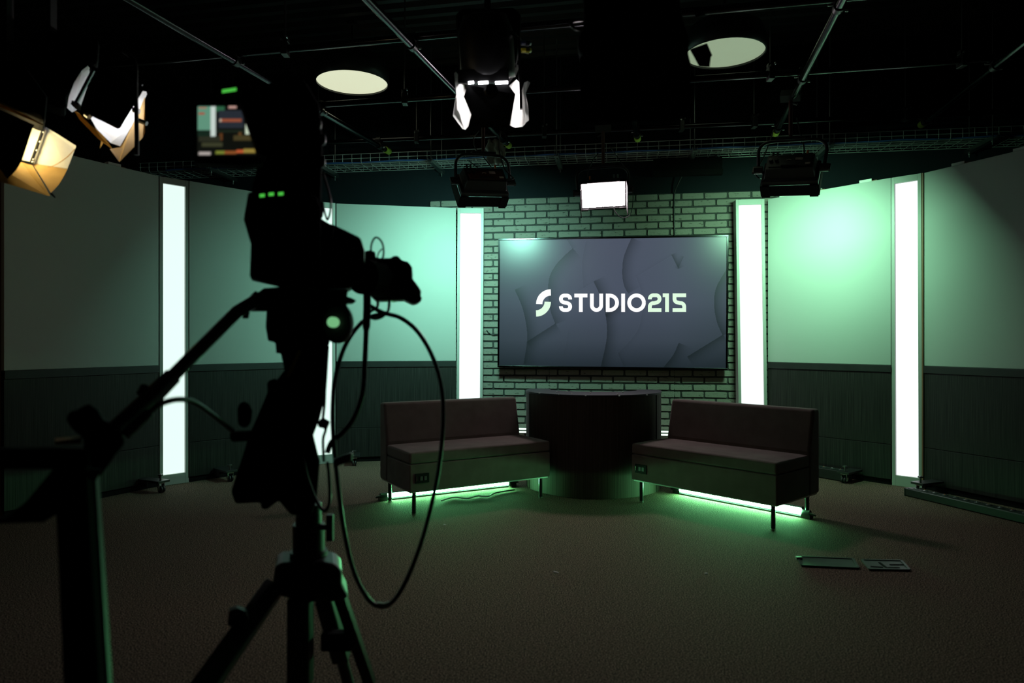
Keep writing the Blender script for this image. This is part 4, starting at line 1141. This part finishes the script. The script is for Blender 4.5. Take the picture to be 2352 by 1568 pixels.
# tripod with fluid head, pan bar and remote
tp_ = thing('tripod', 'black tripod with fluid head and long pan bar carrying the studio camera', 'tripod', (TX, TY, 0), (0, 0, 0))
B = dict(parent=tp_, world=True)
hd = slab([(562, 692), (586, 667), (593, 671), (606, 661), (650, 658), (735, 663), (800, 664), (797, 681), (806, 683), (818, 689), (817, 694), (797, 694), (797, 705), (760, 712), (757, 790), (700, 860), (655, 860), (645, 812), (634, 811), (632, 787), (615, 782), (610, 750), (612, 712), (570, 712)], 1.90, 0.10).build('fluid_head', 'black_matte', bevel=0.008, **B)
k_ = MB().lathe([(0.034, -0.02), (0.040, -0.012), (0.040, 0.012), (0.034, 0.02)], Matrix.Translation(P(776, 742, 1.88)) @ Matrix.Rotation(PI / 2, 4, 'X') @ Matrix.Scale(1.35, 4, (0, 1, 0)), n=28).build('drag_dial', 'black_metal', hd, world=True)
MB().lathe([(0.0135, -0.012), (0.014, 0.012), (0.014, 0.022), (0.012, 0.026)], Matrix.Translation(P(768, 740, 1.86)) @ Matrix.Rotation(PI / 2, 4, 'X'), n=20).build('level_light', 'level_glow', k_, world=True)
pb = MB().tube([P(588, 690, 1.88), P(545, 715, 1.82), P(365, 895, 1.58)], [0.017, 0.0165, 0.0155], 16).build('pan_bar', 'black_metal', **B)
MB().tube([P(395, 865, 1.61), P(360, 900, 1.57), P(262, 992, 1.46)], [0.020, 0.021, 0.021], 16).build('grip', 'rubber', pb, world=True)
slab([(560, 715), (575, 710), (571, 731), (556, 731)], 1.86, 0.02).build('bar_screw', 'black_metal', bevel=0.002, **B)
slab([(312, 902), (325, 881), (340, 884), (352, 905), (330, 925)], 1.55, 0.025).build('grip_switch', 'black_matte', pb, world=True, bevel=0.003)
rm = slab([(150, 962), (163, 945), (175, 945), (205, 928), (226, 942), (238, 966), (258, 976), (282, 1000), (288, 1018), (262, 1050), (246, 1074), (205, 1130), (190, 1100), (192, 1008), (165, 985)], 1.44, 0.05).build('zoom_remote', 'black_matte', pb, world=True, bevel=0.006)
MB().tube([P(286, 1000, 1.44), P(345, 945, 1.46)], [0.011, 0.010], 12).build('remote_lever', 'rubber', rm, world=True)
slab([(126, 1013), (188, 1007), (188, 1019), (126, 1022)], 1.43, 0.05).build('tape_band', 'brass_tape', rm, world=True)
rc = MB().tube(catmull([P(345, 945, 1.46), P(372, 926, 1.48), P(410, 917, 1.52), P(445, 923, 1.58), P(485, 950, 1.66), P(535, 990, 1.74)]), 0.0062, 10).build('remote_cable', 'cable', rm, world=True)
# hanging gear under the head: pouches and knobs
for poly, Y, dep, nm in (([(655, 850), (700, 845), (735, 800), (757, 790), (750, 900), (735, 960), (720, 1000), (735, 1060), (728, 1150), (715, 1182), (668, 1184), (640, 1150), (612, 1172), (598, 1168), (600, 1155), (540, 1158), (530, 1130), (556, 1050), (572, 1000), (590, 960), (615, 900)], 1.90, 0.09, 'accessory_bag'),
                         ([(545, 935), (556, 922), (572, 926), (580, 945), (576, 975), (562, 985), (546, 976)], 1.80, 0.03, 'clutch_knob'),
                         ([(526, 993), (582, 990), (584, 1013), (530, 1016)], 1.78, 0.04, 'cable_block'),
                         ([(613, 876), (636, 868), (640, 930), (616, 935)], 1.86, 0.03, 'strap_buckle')):
    slab(poly, Y, dep).build(nm, 'black_matte', bevel=0.008, **B)
for a, b, w_, m in (((722, 790), (662, 930), 7, 'plate_gloss'), ((690, 805), (660, 866), 5, 'brass_tape')):
    MB().bar(P(*a, 1.89), P(*b, 1.89), w_ / F * 1.89, 0.008).build('strap', m, **B)
# column, spider and legs
base = Vector((TX, TY, 0))
zc_ = lambda y: H + (CY - y) / F * TY
col = MB().cyl((TX, TY + 0.05, zc_(1165)), (TX, TY + 0.05, zc_(1282)), 0.036, n=28).cyl((TX, TY + 0.05, zc_(1213)), (TX, TY + 0.05, zc_(1290)), 0.044, n=28).build('center_column', 'black_metal', **B)
MB().cyl((TX, TY + 0.05, zc_(1276)), (TX, TY + 0.05, zc_(1302)), 0.052, n=28).build('column_collar', 'black_metal', col, world=True)
MB().cyl((TX + 0.035, TY + 0.03, zc_(1217)), (TX + 0.062, TY + 0.03, zc_(1217)), 0.008, n=10).bar((TX + 0.066, TY + 0.03, zc_(1187)), (TX + 0.066, TY + 0.03, zc_(1248)), 0.016, 0.018).build('crank_handle', 'black_metal', col, world=True)
spd = slab([(626, 1340), (632, 1300), (648, 1294), (745, 1292), (776, 1298), (786, 1314), (786, 1342), (795, 1360), (805, 1372), (770, 1384), (700, 1386), (630, 1368)], 1.93, 0.13).build('spider', 'black_metal', bevel=0.012, **B)
def leg(px0, px1, Y0, Y1, wd, two=True):
    a = P(*px0, Y0); b = P(*px1, Y1)
    d = b - a
    foot = a + d * ((0.02 - a.z) / d.z)
    mid_ = a + d * (((0.02 - a.z) / d.z) * 0.55)
    l = MB().bar(a, mid_, wd, wd * 0.9, up=(0, 1, 0)).build('leg', 'black_metal', bevel=0.004, **B)
    MB().tube([mid_ - d.normalized() * 0.1, foot], wd * 0.36, 14).build('lower_tube', 'black_metal', l, world=True)
    MB().ball(foot + Vector((0, 0, 0.005)), 0.025, 8, (1, 1, 0.8)).build('foot', 'rubber', l, world=True)
    return l
l1 = leg((628, 1350), (475, 1568), 1.92, 1.62, 0.055)
slab([(522, 1436), (526, 1404), (545, 1397), (566, 1406), (572, 1424), (548, 1448)], 1.74, 0.03).build('leg_lock', 'rubber', l1, world=True, bevel=0.004)
MB().tube([P(570, 1425, 1.80), P(590, 1400, 1.84)], 0.006, 8).build('lock_lever', 'zinc_dark', l1, world=True)
l2 = leg((690, 1370), (690, 1568), 1.94, 1.92, 0.060)
l3 = leg((745, 1372), (800, 1568), 2.02, 2.14, 0.048)
l4 = MB().bar(P(782, 1372, 1.98), P(850, 1568, 2.06), 0.03, 0.03, up=(0, 1, 0)).build('leg_brace', 'black_gloss', **B)
MB().bar(P(740, 1470, 2.0), P(810, 1470, 2.0), 0.04, 0.05).build('leg_bridge', 'black_matte', bevel=0.004, **B)

# cables hanging round the tripod
cab = [P(846, 700, 2.02), P(880, 718, 2.0), P(922, 731, 2.0), P(962, 765, 2.0), P(996, 825, 2.0), P(1014, 890, 2.0), P(1018, 960, 2.0), P(1010, 1060, 1.98), P(992, 1155, 1.95), P(966, 1250, 1.9), P(932, 1335, 1.86), P(900, 1383, 1.84), P(872, 1392, 1.83), P(843, 1372, 1.83), P(812, 1310, 1.85), P(790, 1215, 1.87), P(776, 1110, 1.9), P(768, 1030, 1.92), P(764, 950, 1.93), P(770, 870, 1.95), P(790, 800, 1.97), P(820, 752, 2.0), P(850, 728, 2.01), P(885, 720, 2.004)]
t = thing('camera_cable', 'long black cable hanging in a big loop before the sofa, tape at its lowest point', 'cable', P(872, 1392, 1.83), (0, 0, 0))
MB().tube(catmull(cab, 8), 0.0062, 10).build('cord', 'cable', t, world=True)
MB().tube(catmull([P(896, 1386, 1.838), P(884, 1391, 1.834), P(866, 1389, 1.83)], 4), 0.0078, 10).build('tape_wrap', 'tape_green', t, world=True)
solo(MB().tube(catmull([P(842, 655, 1.98), P(843, 700, 1.98), P(841, 760, 1.98), P(838, 830, 1.97), P(833, 900, 1.96), P(815, 955, 1.95), P(790, 990, 1.94), P(762, 1015, 1.93), P(752, 1040, 1.92)], 6), [0.011] * 12 + [0.0075] * 37, 10), 'camera_cable', 'cable', 'thick black cable dropping straight from the lens, then curving to the tripod', 'cable')
solo(MB().tube(catmull([P(868, 690, 2.0), P(866, 705, 2.0), P(850, 716, 2.0), P(848, 726, 2.0), P(862, 732, 2.0), P(880, 726, 2.0), P(892, 712, 2.0), P(894, 690, 2.02)], 6), 0.004, 8), 'camera_cable', 'cable', 'short black cable loop right under the camera lens', 'cable')
solo(MB().tube(catmull([P(694, 1030, 1.88), P(702, 1080, 1.87), P(716, 1125, 1.86), P(734, 1162, 1.85), P(748, 1172, 1.85), P(757, 1150, 1.86), P(756, 1100, 1.87), P(752, 1060, 1.88)], 6), 0.0045, 8), 'camera_cable', 'cable_grey', 'grey green cable hanging in a narrow loop against the tripod column', 'cable')
solo(MB().tube(catmull([P(742, 470, 1.9), P(752, 505, 1.9), P(760, 470, 1.92), P(752, 430, 1.92), P(742, 400, 1.9)], 6), 0.003, 8), 'camera_cable', 'cable', 'thin cable before the top of the hidden glowing column', 'cable')
solo(MB().tube(catmull([P(747, 880, 1.9), P(745, 930, 1.9), P(742, 965, 1.9), P(748, 985, 1.9), P(742, 1010, 1.9), P(744, 1060, 1.9)], 6), [0.004] * 12 + [0.012, 0.016, 0.017, 0.016, 0.012, 0.007] + [0.004] * 13, 10), 'inline_switch', 'cable', 'black cable with a bulging inline switch before the hidden glowing column', 'cable')
dq = P(788, 1050, 1.86)
mb = MB()
for k in range(3):
    mb.tube([dq + Vector((0.022 * math.cos(2 * PI * i / 24), 0.02 * math.sin(2 * PI * i / 24), -0.006 * k + 0.008 * math.cos(2 * PI * i / 24))) for i in range(25)], 0.0045, 8)
solo(mb, 'coiled_strap', 'cable_grey', 'small coiled grey cable hooked beside the tripod column', 'cable')

# post stand in the near corner
st = thing('post_stand', 'black post stand with a flat arm in the near corner by the pan bar', 'stand', (P(200, 1568, 1.30).x, 1.30, 0), (0, 0, 0))
B = dict(parent=st, world=True)
a_, b_ = P(172, 1080, 1.34), P(198, 1568, 1.22)
d_ = b_ - a_
MB().bar(a_, a_ + d_ * ((0.02 - a_.z) / d_.z), 0.062, 0.03, up=(0, 1, 0)).build('post', 'black_matte', bevel=0.003, **B)
MB().bar(a_ + Vector((0.033, 0.012, 0)), a_ + Vector((0.033, 0.012, 0)) + d_ * ((0.03 - a_.z) / d_.z), 0.004, 0.012, up=(0, 1, 0)).build('edge_highlight', 'black_metal', **B)  # strip added for the highlight line along the post edge
f_ = a_ + d_ * ((0.02 - a_.z) / d_.z)
MB().box((f_.x, f_.y, 0.012), (0.45, 0.40, 0.024)).build('base_plate', 'black_metal', bevel=0.006, **B)
slab([(-40, 1031), (130, 1031), (205, 1035), (205, 1078), (-40, 1078)], 1.33, 0.035).build('arm', 'black_matte', bevel=0.003, **B)
slab([(-40, 1196), (20, 1190), (62, 1155), (124, 1079), (235, 1079), (205, 1128), (130, 1182), (100, 1200), (-40, 1204)], 1.335, 0.03).build('gusset', 'black_matte', bevel=0.003, **B)
